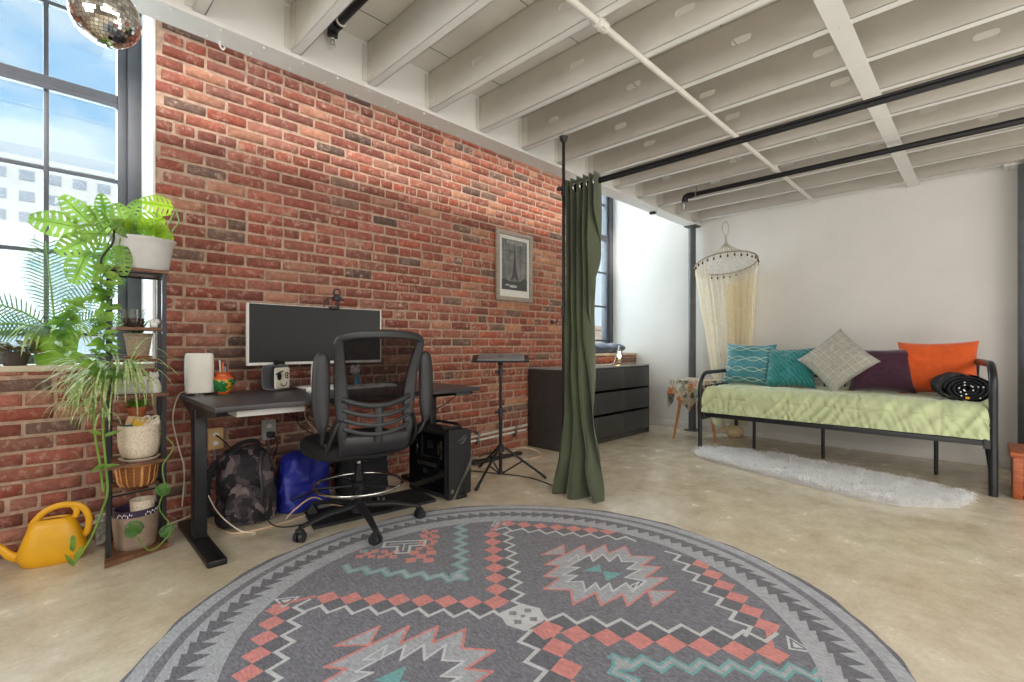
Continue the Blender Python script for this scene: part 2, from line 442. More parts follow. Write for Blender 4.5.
struct(mb.build('trim_1', M['beam_paint'], smooth=False), 'long white steel edge beam carrying the joists')
mb = MB(); mb.box(-3, BX - 0.001, 0.425, 0.51, cz0 - 0.004, cz0 - 0.0005)
for i in range(-6, 13): mb.sphere((0.53 + .4065 * i, 0.467, cz0 - 0.004), 0.005, 5)
struct(mb.build('trim_2', M['beam_paint'], smooth=False), 'flat white strap running across the joist bottoms')
mb = MB(); mb.box(5.43, BX - .001, -.09, 2.38, 2.455, 2.47); struct(mb.build('trim_3', M['beam_paint'], smooth=False))
mb = MB(); mb.box(5.40, 5.58, -0.13, -0.12, 2.2, 2.455); mb.box(5.40, 5.58, -0.21, -0.20, 2.2, 2.455); mb.box(5.49, 5.5, -.2, -.13, 2.2, 2.455)
mb = MB(); mb.box(5.44, 5.58, -0.125, -0.095, 2.41, 2.56); mb.box(5.44, 5.58, -0.175, -0.135, 2.41, 2.56); mb.box(5.45, 5.58, -.135, -.125, 2.42, 2.56)
struct(mb.build('trim_4', M['beam_paint'], smooth=False), 'short white bracket under the joists at the right')
# ------------------------------------------------------------------ windows
def window(name, xa, xb, label):
    z0, z1 = 0.9, 3.15; mb = MB(); F = 0
    ia, ib = xa + 0.12, xb - 0.12
    for a, b in ((xa, ia - 0.045), (ib + 0.045, xb)): mb.box(a, b, WY - 0.02, WY + 0.1, z0, z1, bev=0.004)
    for a, b in ((ia - 0.045, ia), (ib, ib + 0.045)): mb.box(a, b, WY + 0.005, WY + 0.09, z0, z1, bev=0.004)
    mb.box(xa, xb, WY - 0.01, WY + 0.1, z0, z0 + 0.05, bev=0.004); mb.box(xa, xb, WY, WY + 0.1, z1 - 0.06, z1)
    mb.box(ia, ib, WY + 0.0, WY + 0.07, 2.40, 2.46, bev=0.006); mb.box(ia, ib, WY - 0.008, WY + 0.03, 2.385, 2.405, bev=0.004)
    xs = [ib - 0.30 * k for k in range(1, 10) if ib - 0.30 * k > ia + 0.05]
    for x in xs:
        mb.box(x - 0.011, x + 0.011, WY + 0.012, WY + 0.05, 0.95, 2.40, bev=0.004)
        mb.box(x - 0.011, x + 0.011, WY + 0.04, WY + 0.075, 2.46, 3.1, bev=0.004)
    for z in (1.06, 1.51, 1.96): mb.box(ia, ib, WY + 0.014, WY + 0.048, z - 0.011, z + 0.011, bev=0.004)
    mb.box(ia, ib, WY + 0.042, WY + 0.073, 2.87, 2.89)
    w = struct(mb.build(name, M['frame_grey']), label)
    g = MB(); g.box(ia, ib, WY + 0.03, WY + 0.034, 0.94, 2.41); g.box(ia, ib, WY + 0.056, WY + 0.06, 2.45, 3.1)
    g.build('pane', M['glass'], w, smooth=False)
    s = MB(); s.box(xa + 0.003, xb - 0.003, BR - 0.012, WY - 0.021, 0.872, 0.9, bev=0.006)
    s.build('window_sill', M['concrete_sill'], w)
    return w
window('window_1', W1A, W1B, 'tall grey sash window above the plants')
window('window_2', W2A, BX, 'tall grey sash window beside the green curtain')

# ------------------------------------------------------------------ outside
M['facade'] = mat('facade', (238, 228, 218), 0.9, var=0.03, vs=0.2)
M['facade_glass'] = mat('facade_glass', (205, 222, 230), 0.9, var=0.05, vs=0.1)
M['far_glass'] = mat('far_glass', (178, 178, 184), 0.4, var=0.1, vs=0.3)
M['facade_brown'] = mat('facade_brown', (190, 160, 135), 0.9, var=0.06, vs=0.2)
def tower(x0, x1, y, z0, z1, rows, wall, wmat, label, px=5.5, ww=2.2, wh=1.7, cat='building'):
    t = thing('building', label, cat, ((x0 + x1) / 2, y, z0), 0, 'buildings outside the windows'); cx = (x0 + x1) / 2
    mb = MB(); mb.box(x0 - cx, x1 - cx, 0, 14, 0, z1 - z0)
    mb.box(x0 - cx - .3, x1 - cx + .3, -0.4, 14, z1 - z0, z1 - z0 + 0.9)
    mb.build('facade', wall, t, smooth=False)
    for rz in rows:
        x = x0 + 2
        while x < x1 - 3:
            m = MB(); m.box(x - cx, x - cx + ww, -0.12, 0.02, rz - z0, rz - z0 + wh)
            m.box(x - cx + ww / 2 - .06, x - cx + ww / 2 + .06, -0.2, -0.12, rz - z0, rz - z0 + wh)
            m.build('building_window', wmat, t, smooth=False); x += px
    return t
tower(-40, 14.5, 118, -9, 32.5, [18.6, 22.2, 25.8, 29.4], M['facade'], M['far_glass'], 'pale office block with rows of small windows seen through the left window', px=3.4, ww=1.9, wh=1.7)
t = tower(-36, 11, 80, -9, 12.3, [], M['facade_glass'], M['far_glass'], 'low glass fronted building below the pale office block')
mb = MB()
for k in range(13): mb.box(-23 + k * 3.7, -22.9 + k * 3.7, -0.15, 0, 0, 21)
for k in range(7): mb.box(-23.5, 23.5, -0.15, 0, 2 + k * 3, 2.12 + k * 3)
mb.build('mullion', M['facade'], t, smooth=False)
tower(70, 140, 66, -9, 4.6, [-1.5, 1.2], M['facade_brown'], M['far_glass'], 'low brown building seen through the far window', px=7)
mb = MB(); mb.add([(-250, 5, -9), (300, 5, -9), (300, 400, -9), (-250, 400, -9)], [(0, 1, 2, 3)])
struct(mb.build('ground', mat('asphalt', (170, 170, 168), 0.9, var=0.05), smooth=False))

# ------------------------------------------------------------------ pipes and steel
t = thing('steel_column', 'dark grey steel column at the far corner of the joists', 'column', (5.5, 2.46, 0))
mb = MB(); mb.cyl((0, 0, 0.012), (0, 0, 2.38), 0.041, 24); mb.build('shaft', M['dark_steel'], t)
mb = MB(); mb.box(-.07, .07, -.07, .07, 0, 0.012); mb.box(-.07, .07, -.075, .07, 2.38, 2.3915); mb.build('plate', M['dark_steel'], t, smooth=False)
t = thing('steel_column', 'dark steel column at the right edge beside the low wooden chest', 'column', (5.45, -0.245, 0))
mb = MB(); mb.cyl((0, 0, 0.012), (0, 0, 2.40), 0.075, 24); mb.build('shaft', M['dark_steel'], t)
mb = MB(); mb.box(-.09, .09, -.09, .09, 0, 0.012); mb.box(-.09, .09, -.03, .035, 2.40, 2.423); mb.build('plate', M['black_metal'], t, smooth=False)
# white conduit
t = thing('ceiling_pipe', 'thin white conduit running under the joists away from the camera', 'pipe', (2, 1.205, 2.405))
mb = MB(); mb.cyl((-2.5, 0, 0), (3.45, 0, 0), 0.015, 12); mb.build('pipe', M['joist_paint'], t)
for x in (-0.22, 2.2):
    mb = MB(); mb.cyl((x - .035, 0, 0), (x + .035, 0, 0), 0.023, 14); mb.cyl((x, 0, -.02), (x, 0, .02), 0.02, 12); mb.build('coupling', M['joist_paint'], t)
# sprinkler pipes
def sprinkler_head(t, x, y, z):
    mb = MB(); mb.lathe([(0.012, 0), (0.012, -0.015), (0.007, -0.02), (0.007, -0.028)], (x, y, z), 12, close=True)
    mb.tube([(x - .01, y, z - .02), (x - .011, y, z - .04), (x, y, z - .052)], 0.0022, 6); mb.tube([(x + .01, y, z - .02), (x + .011, y, z - .04), (x, y, z - .052)], 0.0022, 6)
    mb.lathe([(0.001, -0.05), (0.016, -0.052), (0.016, -0.055), (0.001, -0.056)], (x, y, z), 14)
    mb.build('sprinkler_head', M['chrome'], t)
t = thing('sprinkler_pipe', 'black iron sprinkler pipe ending in an elbow under the far joists', 'pipe', (4.25, 1.95, 2.36))
mb = MB(); mb.cyl((0, 0, 0), (0, -5.5, 0), 0.021, 14); mb.build('pipe', M['black_metal'], t)
mb = MB(); mb.tube([(0, -0.05, 0), (0, -0.01, 0), (0, 0.012, -0.008), (0, 0.02, -0.03), (0, 0.02, -0.055)], 0.028, 14); mb.build('elbow', M['black_metal'], t); sprinkler_head(t, 0, .02, -.055)
for y in (-.09, -2.6):
    mb = MB(); mb.cyl((0, y, 0.02), (0, y, 0.063 if y > -1 else .06), 0.005, 8); mb.tube(arc((0, y, 0), 0.025, 0, 2 * pi, 16, 'xz')[:-1], 0.004, 6, closed=True); mb.build('hanger', M['steel'], t)
t = thing('sprinkler_pipe', 'short black sprinkler pipe with a chrome head between the front joists', 'pipe', (1.1, 2.36, 2.60))
mb = MB(); mb.cyl((0, -0.02, 0), (0, -3.5, 0), 0.019, 14); mb.build('pipe', M['black_metal'], t)
mb = MB(); mb.tube([(0, -0.06, 0), (0, -0.02, 0), (0, 0.0, -0.01), (0, 0.005, -0.035)], 0.026, 14); mb.build('elbow', M['black_metal'], t); sprinkler_head(t, 0, .005, -.03)
mb = MB(); mb.tube(arc((0, -.09, 0), 0.023, 0, 2 * pi, 16, 'xz')[:-1], 0.005, 6, closed=True); mb.cyl((0, -.09, .02), (0, -.09, .051), 0.004, 8); mb.build('hanger', M['white_plastic'], t)
# little hook on the beam
mb = MB(); mb.tube(smooth_path([(0, 0, 0.0), (0, 0, -.02), (.012, 0, -.034), (.02, 0, -.02)], 5), 0.004, 8)
o = mb.build('ceiling_hook', M['white_plastic']); o.location = (0.63, 2.50, 2.391); tag(o, 'small white hook on the edge beam above the brick near the window', 'hook')
mb = MB(); mb.box(-.02, .02, -.03, .02, -.022, 0, bev=.004); mb.cyl((0, -.02, -.012), (0, -.05, -.012), .007, 8)
o = mb.build('ceiling_clamp', M['black_plastic']); o.location = (4.62, 2.5, 2.391); tag(o, 'small black clamp under the edge beam above the far window wall', 'clamp')

# ------------------------------------------------------------------ curtain, pole and rod
PX, PY = 2.59, 2.06
t = thing('tension_pole', 'thin black floor to ceiling pole holding the green curtain', 'pole', (PX, PY, 0))
mb = MB(); mb.cyl((0, 0, 0.02), (0, 0, 2.40), 0.011, 12); mb.build('pole', M['black_metal'], t)
mb = MB(); mb.lathe([(0.035, 0), (0.035, 0.008), (0.014, 0.02), (0.014, .05)], n=20, close=True); mb.lathe([(0.012, 2.385), (0.022, 2.395), (0.03, 2.4235)], n=16, close=True); mb.build('foot', M['black_plastic'], t)
mb = MB(); mb.cyl((0, 0, 2.02), (0, 0, 2.09), .017, 12); mb.cyl((-.045, 0.0, 2.055), (.03, 0, 2.055), .01, 10); mb.sphere((-.048, 0, 2.055), .016, 8); mb.build('clamp', M['black_plastic'], t)
mb = MB(); mb.cyl((0, 0, 1.2), (0, 0, 1.27), .015, 12); mb.build('collar', M['black_plastic'], t)
t = thing('curtain_rod', 'long black double curtain rod running from the pole across the room', 'rod', (PX, 2.04, 2.06))
mb = MB(); mb.cyl((0.03, 0.02, 0), (0.03, -5.8, 0), 0.0125, 12); mb.cyl((0.03, 0.02, 0.019), (0.03, -5.8, .019), 0.008, 10); mb.build('rod', M['black_metal'], t)
mb = MB(); mb.cyl((0.0135, .02, 0), (.03, .02, 0), .012, 10); mb.build('bracket', M['black_metal'], t)
M['green_cloth'] = mat('green_cloth', (62, 70, 44), 0.75, var=0.18, vs=5, bump=0.25, bs=220, sheen=0.5, scale=(1, 1, .4))
def curtain_pt(u, w):
    # u: 0 hidden side (Y+) .. 1 (Y-); w: 0 top .. 1 bottom
    z = 2.115 * (1 - w) + 0.003
    k = [(0, 2.06, 1.785), (0.25, 2.045, 1.81), (0.5, 2.04, 1.835), (0.72, 2.06, 1.81), (0.88, 2.11, 1.775), (1, 2.17, 1.73)]
    for i in range(len(k) - 1):
        if k[i][0] <= w <= k[i + 1][0] + 1e-9:
            q = (w - k[i][0]) / (k[i + 1][0] - k[i][0]); q = q * q * (3 - 2 * q)
            ya = k[i][1] + (k[i + 1][1] - k[i][1]) * q; yb = k[i][2] + (k[i + 1][2] - k[i][2]) * q; break
    nf = 6.0 - 2.2 * w; amp = 0.05 * (1 - 0.35 * w) + 0.03 * max(0, w - .85) / .15
    ph = 0.6 * sin(2.3 * w) + 0.8 * noise.noise(V((u * 2, w * 3, 0)))
    x = PX + 0.03 + amp * sin(nf * 2 * pi * u * (1 - .22 * w) + ph) - 0.03 * w
    y = ya + (yb - ya) * u + 0.012 * cos(nf * 2 * pi * u + ph * 1.5)
    x += 0.02 * w * noise.noise(V((u * 5, w * 7, 2))); y += 0.02 * w * noise.noise(V((u * 5, w * 6, 5)))
    if w > .86: x -= (w - .86) * 0.5 * (1 - abs(2 * u - 1))
    return (x, y, z)
t = thing('curtain', 'tall dark green curtain bunched beside the black pole', 'curtain', (0, 0, 0))
mb = MB(); mb.grid(curtain_pt, 170, 120)
cu = mb.build('cloth', M['green_cloth'], t, solid=0.002, recalc=False)
for yy in (1.815, 1.87, 1.925, 1.98, 2.03):
    mb = MB(); mb.tube(arc((PX + .03, yy, 2.062), .029, 0, 2 * pi, 24, 'xz')[:-1], (0.008, 0.004), 8, closed=True); mb.build('grommet', M['chrome'], t)
# blue-black hook on the brick behind the pole
t = thing('wall_hook', 'small dark blue hook sticking out of the brick behind the pole', 'hook', (3.88, 3.244, 1.24))
mb = MB(); mb.tube(smooth_path([(0, 0, 0), (0, -.05, -.01), (-.02, -.09, 0), (-.03, -.1, .03)], 5), .006, 8); mb.cyl((0, 0.002, 0), (0, -.012, 0), .018, 14)
mb.build('hook', mat('navy_plastic', (26, 30, 60), .4), t)

# ------------------------------------------------------------------ picture
t = thing('framed_poster', 'grey framed black and white tower poster on the brick wall', 'picture', (3.31, 3.238, 1.42))
M['frame_wood'] = mat('frame_wood', (150, 138, 125), .6, var=.12, vs=14, scale=(1, 1, 5))
W, Hh = 0.247, 0.66
mb = MB()
for a, b, c, d in ((-W, -W + .04, 0, Hh), (W - .04, W, 0, Hh)): mb.box(a, b, -.022, .004, c, d, bev=.004)
for c, d in ((0, .04), (Hh - .04, Hh)): mb.box(-W + .04, W - .04, -.022, .004, c, d, bev=.004)
mb.build('frame', M['frame_wood'], t)
mb = MB(); mb.box(-W + .038, W - .038, -.008, -.002, .038, Hh - .038); mb.build('mat_board', mat('mat_board', (240, 236, 226), .8, var=.02), t, smooth=False)
mb = MB(); mb.box(-W + .075, W - .075, -.0095, -.008, .105, Hh - .075)
x0, x1 = -W + .075, W - .075
pr = mb.build('print', mat('print_grey', (98, 98, 96), .6, vs=9, c2=(140, 140, 136)), t, smooth=False)
mb = MB()
cx = (x0 + x1) / 2
tw = [(-.055, .20), (-.03, .26), (-.018, .33), (-.009, .42), (-.003, .52), (.003, .52), (.009, .42), (.018, .33), (.03, .26), (.055, .20), (.03, .20), (.0, .235), (-.03, .20)]
mb.prism([(cx + p[0], p[1]) for p in tw], -.0105, -.0095, 'y', 0)
mb.prism([(x0, .105), (x1, .105), (x1, .22), (x1 - .04, .23), (x1 - .08, .20), (cx, .185), (x0 + .08, .19), (x0 + .04, .21), (x0, .2)], -.0103, -.0095, 'y', 0)
for k in range(5):
    xx = x0 + .02 + k * (x1 - x0 - .04) / 4
    mb.box(xx - .0015, xx + .0015, -.0102, -.0095, .22, .55)
for zz in (.38, .47): mb.box(x0, x1, -.0102, -.0095, zz, zz + .003)
mb.build('tower_drawing', mat('print_dark', (62, 62, 62), .6), pr, smooth=False)
mb = MB(); mb.prism([(cx - .02 + .055 * cos(a), .14 + .014 * sin(a)) for a in [2 * pi * k / 16 for k in range(16)]], -.0108, -.0103, "y")
mb.prism([(cx - .10 + .03 * cos(a), .15 + .008 * sin(a)) for a in [2 * pi * k / 16 for k in range(16)]], -.0108, -.0103, 'y')
mb.build('highlight', mat('print_light', (190, 190, 186), .6), pr, smooth=False)
mt = Matrix.Translation((cx, -.0105, .556)) @ Matrix.Rotation(pi / 2, 4, 'X')
text_mb('PARISIEN', .052, mt).build('lettering', mat('print_light2', (200, 200, 196), .6), pr, smooth=False)
mb = MB(); mb.box(-W + .04, W - .04, -.0145, -.013, .04, Hh - .04); mb.build('glazing', glass_mat('picture_glass', (250, 250, 250), .035), t, smooth=False)

# ------------------------------------------------------------------ disco ball
t = thing('disco_ball', 'mirrored disco ball hanging in front of the left window', 'disco ball', (0.195, 2.13, 2.118))
mb = MB(); R = 0.098; rows = 26; random.seed(3)
for i in range(rows):
    p0 = -pi / 2 + pi * i / rows; p1 = p0 + pi / rows; n = max(5, int(2 * pi * cos((p0 + p1) / 2) * R / (pi * R / rows)))
    for j in range(n):
        a0, a1 = 2 * pi * j / n, 2 * pi * (j + 1) / n; g = .04
        q = []
        for (p, a) in ((p0, a0), (p0, a1), (p1, a1), (p1, a0)):
            pm, am = (p0 + p1) / 2, (a0 + a1) / 2; pp = pm + (p - pm) * .9; aa = am + (a - am) * .9
            q.append(V((R * cos(pp) * cos(aa), R * cos(pp) * sin(aa), R * sin(pp))))
        c = sum(q, V()) / 4; ax = V((random.uniform(-1, 1), random.uniform(-1, 1), random.uniform(-1, 1)))
        rot = Matrix.Rotation(random.uniform(-.05, .05), 3, ax.normalized() if ax.length > 0 else 'Z')
        q = [c * 1.004 + rot @ (v - c) for v in q]; mb.add(q, [(0, 1, 2, 3)])
mirr = mb.build('mirror_tile', mat('mirror_tile', (225, 222, 218), .04, 1.0, var=.02), t, smooth=False, recalc=False); tag(mirr, kind='stuff')
mb = MB(); mb.sphere((0, 0, 0), R * .985, 16); mb.build('core', M['steel'], t)
mb = MB(); mb.cyl((0, 0, R * .97), (0, 0, R + .015), .016, 12); mb.tube([(0, 0, R + .01), (0, 0, 0.306)], .0018, 6); mb.build('chain', M['chrome'], t)

# ------------------------------------------------------------------ conduit along the brick
t = thing('wall_conduit', 'pair of pale pipes running low along the brick to the dresser', 'pipe', (2.2, 3.22, 0.17))
mb = MB(); mb.tube([(0, 0, .0), (0.55, 0, .02), (1.27, 0, .045)], .013, 10); mb.build('pipe', mat('grey_pipe', (190, 184, 172), .5), t)
mb = MB(); mb.tube([(0, 0.008, -.035), (.5, 0.008, -.02), (1.27, 0.008, -.0)], .009, 10); mb.build('pipe', M['white_plastic'], t)
mb = MB()
for x in (.1, .62, 1.1): mb.box(x, x + .02, -.014, .02, -.05, .06)
mb.build('strap', M['steel'], t)
# ------------------------------------------------------------------ dresser
DX0, DX1, DY0, DY1, DZ = 3.51, 5.085, 2.78, 3.235, 0.785
t = thing('dresser', 'wide black dresser with nine drawers under the far window', 'dresser', (DX0, DY0, 0))
w, d = DX1 - DX0, DY1 - DY0
mb = MB(); mb.box(0, .02, 0.004, d, 0, DZ - .022, bev=.002); mb.box(w - .02, w, 0.004, d, 0, DZ - .022, bev=.002)
mb.box(.02, w - .02, .03, d - .01, .0, .05); mb.box(.02, w - .02, d - .012, d, .05, DZ - .022); mb.box(.02, w - .02, .02, d, DZ - .05, DZ - .022)
mb.box(.02, w - .02, .012, .04, 0.0, .045)
mb.build('case', M['dresser_black'], t)
mb = MB(); mb.box(-.002, w + .002, -.002, d, DZ - .02, DZ, bev=.003); mb.build('top_panel', mat('dresser_top_glare', (150, 150, 150), .12, var=.05, coat=.5), t)  # light grey stands in for glare on the black top
rows = [(.05, .275), (.293, .515), (.533, .757)]
for (a, b) in rows:
    for k in range(3):
        cw = (w - .04) / 3
        mb = MB(); mb.box(.02 + k * cw + .004, .02 + (k + 1) * cw - .004, 0, .018, a + .003, b - .006, bev=.003)
        mb.box(.02 + k * cw + .003, .02 + (k + 1) * cw - .003, 0.02, d - .03, a + .02, b - .06)
        mb.build('drawer', M['dresser_black'], t)
# jar lamp and cord
t = thing('jar_lamp', 'clear glass jar lamp with a glowing bulb on the dresser', 'lamp', (4.92, 3.08, DZ))
mb = MB(); mb.lathe([(0.001, 0.002), (.04, .002), (.044, .01), (.044, .12), (.036, .14), (.036, .15)], n=24); mb.build('jar', M['jar_glass'], t)
mb = MB(); mb.lathe([(.039, .138), (.039, .155), (.012, .158), (.012, .172), (.001, .173)], n=24, close=True); mb.build('lid', M['steel'], t)
mb = MB(); mb.sphere((0, 0, .085), .02, 10, sc=(1, 1, 1.3)); mb.cyl((0, 0, .105), (0, 0, .138), .01, 10); mb.build('bulb', mat('bulb', (255, 220, 160), .4, emit=(255, 205, 130), es=14), t)
mb = MB(); mb.tube(smooth_path([(4.92, 3.08, DZ + .176), (4.91, 3.07, .99), (4.86, 3.05, .985), (4.76, 3.0, .93), (4.62, 2.95, .83), (4.55, 2.94, DZ + .006), (4.35, 2.98, DZ + .005), (4.1, 3.02, DZ + .005)], 8), .0045, 8)
tag(mb.build('lamp_cord', M['cable_white']), 'white cord arching over the dresser from the jar lamp', 'cord')
# cushion on the far sill
def roll(u, w):
    a = 2 * pi * u; x = -0.60 + 1.2 * w
    e = (1 - (2 * w - 1) ** 8) ** .5 if 0 < w < 1 else 0
    n = noise.noise(V((x * 6, cos(a), sin(a)))) * .012 + .006 * sin(x * 18)
    return (x, (.13 + n) * cos(a) * e, .062 + (.062 + n) * sin(a) * e)
mb = MB(); mb.grid(roll, 40, 60, cu=True)
o = mb.build('bolster', mat('navy_cloth', (52, 66, 88), .9, var=.15, vs=10, bump=.3, bs=150, sheen=.4), recalc=True)
o.location = (4.90, 3.41, .9); tag(o, 'navy blue bolster cushion lying on the far window sill', 'cushion')

# ------------------------------------------------------------------ desk
DA = -0.027
desk = thing('standing_desk', 'black standing desk with two columns against the brick wall', 'desk', (0.577, 2.37, 0), DA)
mb = MB(); mb.box(0, 1.49, 0, .78, .705, .73, bev=.003); mb.build('tabletop', M['desk_top'], desk)
mb = MB(); mb.box(0.12, 1.40, .30, .34, .67, .704); mb.box(0.12, 1.40, .50, .54, .67, .704); mb.build('crossbar', M['black_metal'], desk)
for x in (0.006, 1.40):
    mb = MB(); mb.box(x, x + .055, .43, .52, .03, .68, bev=.004); mb.build('leg', M['black_metal'], desk)
    mb = MB(); mb.box(x - .012, x + .067, .10, .80, .0, .03, bev=.006); mb.build('foot', M['black_metal'], desk)
    mb = MB(); mb.prism([(.02, .704), (.76, .704), (.76, .685), (.56, .64), (.38, .64), (.03, .685)], x + .005, x + .05, 'x'); mb.build('side_bracket', M['black_metal'], desk)
mb = MB(); mb.box(.11, .42, .10, .26, .665, .704, bev=.004); mb.build('cable_tray', M['white_plastic'], desk)
mb = MB(); mb.box(1.30, 1.42, -.0, .06, .685, .7045, bev=.004); mb.build('control_pad', M['black_plastic'], desk)
DZT = 0.73
def dpos(x, y, z=0): 
    return (0.577 + x * cos(DA) - y * sin(DA), 2.37 + x * sin(DA) + y * cos(DA), DZT + z)
# speaker
t = thing('speaker', 'white rounded speaker at the left end of the desk', 'speaker', (.672, 3.06, DZT), radians(-8))
def rsq(u, w):
    a = 2 * pi * u; k = 4.5; r = 1 / ((abs(cos(a)) ** k + abs(sin(a)) ** k) ** (1 / k))
    z = [0.012, .014, .03, .19, .212, .222, .225][w]; s_ = [.93, .98, 1, 1, .98, .92, .82][w]
    return (.066 * r * cos(a) * s_, .066 * r * sin(a) * s_, z)
mb = MB(); vs = [rsq(j / 48, i) for i in range(7) for j in range(48)]
fs = [(i * 48 + j, i * 48 + (j + 1) % 48, (i + 1) * 48 + (j + 1) % 48, (i + 1) * 48 + j) for i in range(6) for j in range(48)] + [tuple(range(48))[::-1], tuple(6 * 48 + j for j in range(48))]
mb.add(vs, fs); mb.build('body', mat('speaker_white', (228, 224, 214), .7, var=.03, bump=.15, bs=400), t, ang=50)
mb = MB(); mb.lathe([(.058, 0), (.06, .012)], n=32, close=True); mb.build('base_ring', M['chrome'], t)
# painted jar with pens
t = thing('painted_jar', 'green and orange painted pottery jar holding pens on the desk', 'jar', (.778, 3.02, DZT))
def pj_mat():
    q = NT('painted_pottery'); v = q.coords(); s_ = q.node('ShaderNodeSeparateXYZ'); q.link(v, s_.inputs[0])
    band = q.ramp(s_.outputs['Z'], [(0.0, rgb((200, 90, 40))), (0.012, rgb((200, 90, 40)))])
    w = q.ramp(q.noise(22, 2, .5, v), [(0.50, rgb((30, 112, 52))), (.555, rgb((24, 100, 44))), (.585, rgb((228, 160, 50))), (.65, rgb((214, 130, 40)))])
    top = q.node('ShaderNodeMath', operation='GREATER_THAN'); top.inputs[1].default_value = .082; q.link(s_.outputs['Z'], top.inputs[0])
    low = q.node('ShaderNodeMath', operation='LESS_THAN'); low.inputs[1].default_value = .012; q.link(s_.outputs['Z'], low.inputs[0])
    vo = q.node('ShaderNodeTexVoronoi'); vo.inputs['Scale'].default_value = 90; q.link(v, vo.inputs['Vector'])
    dots = q.ramp(vo.outputs['Distance'], [(.12, (1, 1, 1, 1)), (.18, (0, 0, 0, 1))])
    c = q.mix(dots, w, rgb((240, 225, 190))); c = q.mix(top.outputs[0], c, rgb((205, 92, 42))); c = q.mix(low.outputs[0], c, rgb((196, 88, 40)))
    q.link(c, q.b.inputs['Base Color']); q.b.inputs['Roughness'].default_value = .25; return q.m
mb = MB(); mb.lathe([(.03, 0), (.032, .008), (.05, .04), (.058, .066), (.054, .084), (.036, .098), (.034, .108), (.04, .118), (.037, .119), (.031, .108), (.033, .098), (.05, .082), (.04, .03), (.001, .02)], n=32)
mb.build('body', pj_mat(), t)
for k, (dx, dy, c) in enumerate(((.008, 0, (180, 180, 185)), (-.012, .008, (235, 235, 235)), (-.005, -.012, (220, 120, 60)), (.014, .01, (60, 60, 70)), (.0, .0, (240, 230, 220)))):
    mb = MB(); mb.cyl((dx * .6, dy * .6, .03), (dx * 1.3, dy * 1.3, .15 + .012 * ((k * 7) % 4)), .004, 8)
    o = mb.build('pen', mat('pen_%d' % k, c, .4)); o.location = t.location
    tag(o, ['grey pen standing tallest in the painted jar', 'white pen at the left in the painted jar', 'orange pen at the front in the painted jar', 'dark pen at the right in the painted jar', 'cream pen in the middle of the painted jar'][k], 'pen', 'pens in the painted jar')
# plush cube
t = thing('plush_toy', 'black plush block with a white winking face on the desk', 'plush toy', (1.055, 3.01, DZT), radians(24))
t.scale = (1.2, .85, 1.4)
mb = MB(); mb.box(-.055, .055, -.055, .075, 0, .115, bev=.028)
mb.build('body', mat('plush_black', (26, 27, 38), 1, sheen=.8, bump=.5, bs=200), t, sub=1)
mb = MB(); mb.box(-.046, .046, -.0605, -.04, .008, .098, bev=.016); f = mb.build('face', mat('plush_white', (232, 222, 205), .95), t, sub=1)
mk = mat('plush_marks', (15, 15, 16), .8)
mb = MB(); mb.sphere((-.022, -.061, .062), .014, 8, sc=(1, .3, 1.25)); mb.tube([(-.044, -.0615, .07), (-.022, -.062, .078), (0, -.0615, .083)], .003, 6); mb.build('eye_patch', mk, f)
mb = MB(); mb.tube(arc((.024, -.061, .064), .011, .5, 2 * pi - .6, 16, 'xz'), .0025, 6); mb.sphere((.026, -.061, .064), .005, 6, sc=(1, .4, 1)); mb.build('eye', mk, f)
mb = MB(); mb.tube(arc((.004, -.0615, .04), .02, pi + .4, 2 * pi - .2, 14, 'xz'), .0018, 6); mb.build('mouth', mk, f)
mb = MB(); mb.sphere((-.022, -.03, .118), .014, 8); mb.sphere((.02, -.03, .116), .012, 8); mb.sphere((0, -.03, .118), .008, 8); mb.build('bow', mk, t)
# monitor
t = thing('monitor', 'wide curved dark monitor with white edges on the desk', 'monitor', (1.32, 3.0, DZT), 0)
def scr(y0, u, w): 
    x = -.425 + .85 * u; return (x, y0 + .025 * (1 - (2 * u - 1) ** 2) - .0, .155 + .36 * w)
mb = MB(); N = 30
pts = [scr(0, i / N, 0) for i in range(N + 1)]
vs = []; 
for i in range(N + 1):
    x, y, z = pts[i]; vs += [(x, y, .152), (x, y, .512), (x, y + .03, .512), (x, y + .03, .152)]
fs = [(i * 4 + k, i * 4 + (k + 1) % 4, i * 4 + 4 + (k + 1) % 4, i * 4 + 4 + k) for i in range(N) for k in range(4)] + [(0, 1, 2, 3), (N * 4, N * 4 + 3, N * 4 + 2, N * 4 + 1)]
mb.add(vs, fs); mb.build('housing', M['white_plastic'], t)
mb = MB(); mb.grid(lambda u, w: (-.417 + .834 * u, .025 * (1 - (2 * (.01 + .98 * u) - 1) ** 2) - .0015, .168 + .341 * w), 40, 3); mb.build('screen', M['screen'], t)
mb = MB(); mb.tube([(0.0, .09, .006), (0.0, .075, .2), (0, .06, .33)], [(.028, .01)] * 3, 12, up=(0, 1, 0)); mb.build('stand', M['white_plastic'], t)
mb = MB(); mb.box(-.12, .12, -.02, .15, 0, .008, bev=.003); mb.build('stand_base', M['white_plastic'], t)
t = thing('camera_clamp', 'small black camera on a bendy clamp above the monitor', 'webcam', (1.41, 3.03, 1.242))
mb = MB(); mb.box(-.025, .03, -.04, .02, -.012, .006, bev=.004); mb.tube(smooth_path([(-.06, -.01, 0), (-.06, -.01, .03), (-.03, -.01, .06), (.02, -.01, .065)], 5), .004, 8)
mb.tube(arc((.025, -.01, .1), .022, 0, 2 * pi, 14, 'xz')[:-1], .006, 8, closed=True); mb.box(.0, .05, -.03, .01, .045, .075, bev=.006); mb.cyl((.03, -.01, .0), (.03, -.01, .09), .008, 8); mb.tube([(.03, -.01, .06), (.07, -.02, .05)], .006, 8); mb.build('clamp', M['black_plastic'], t)
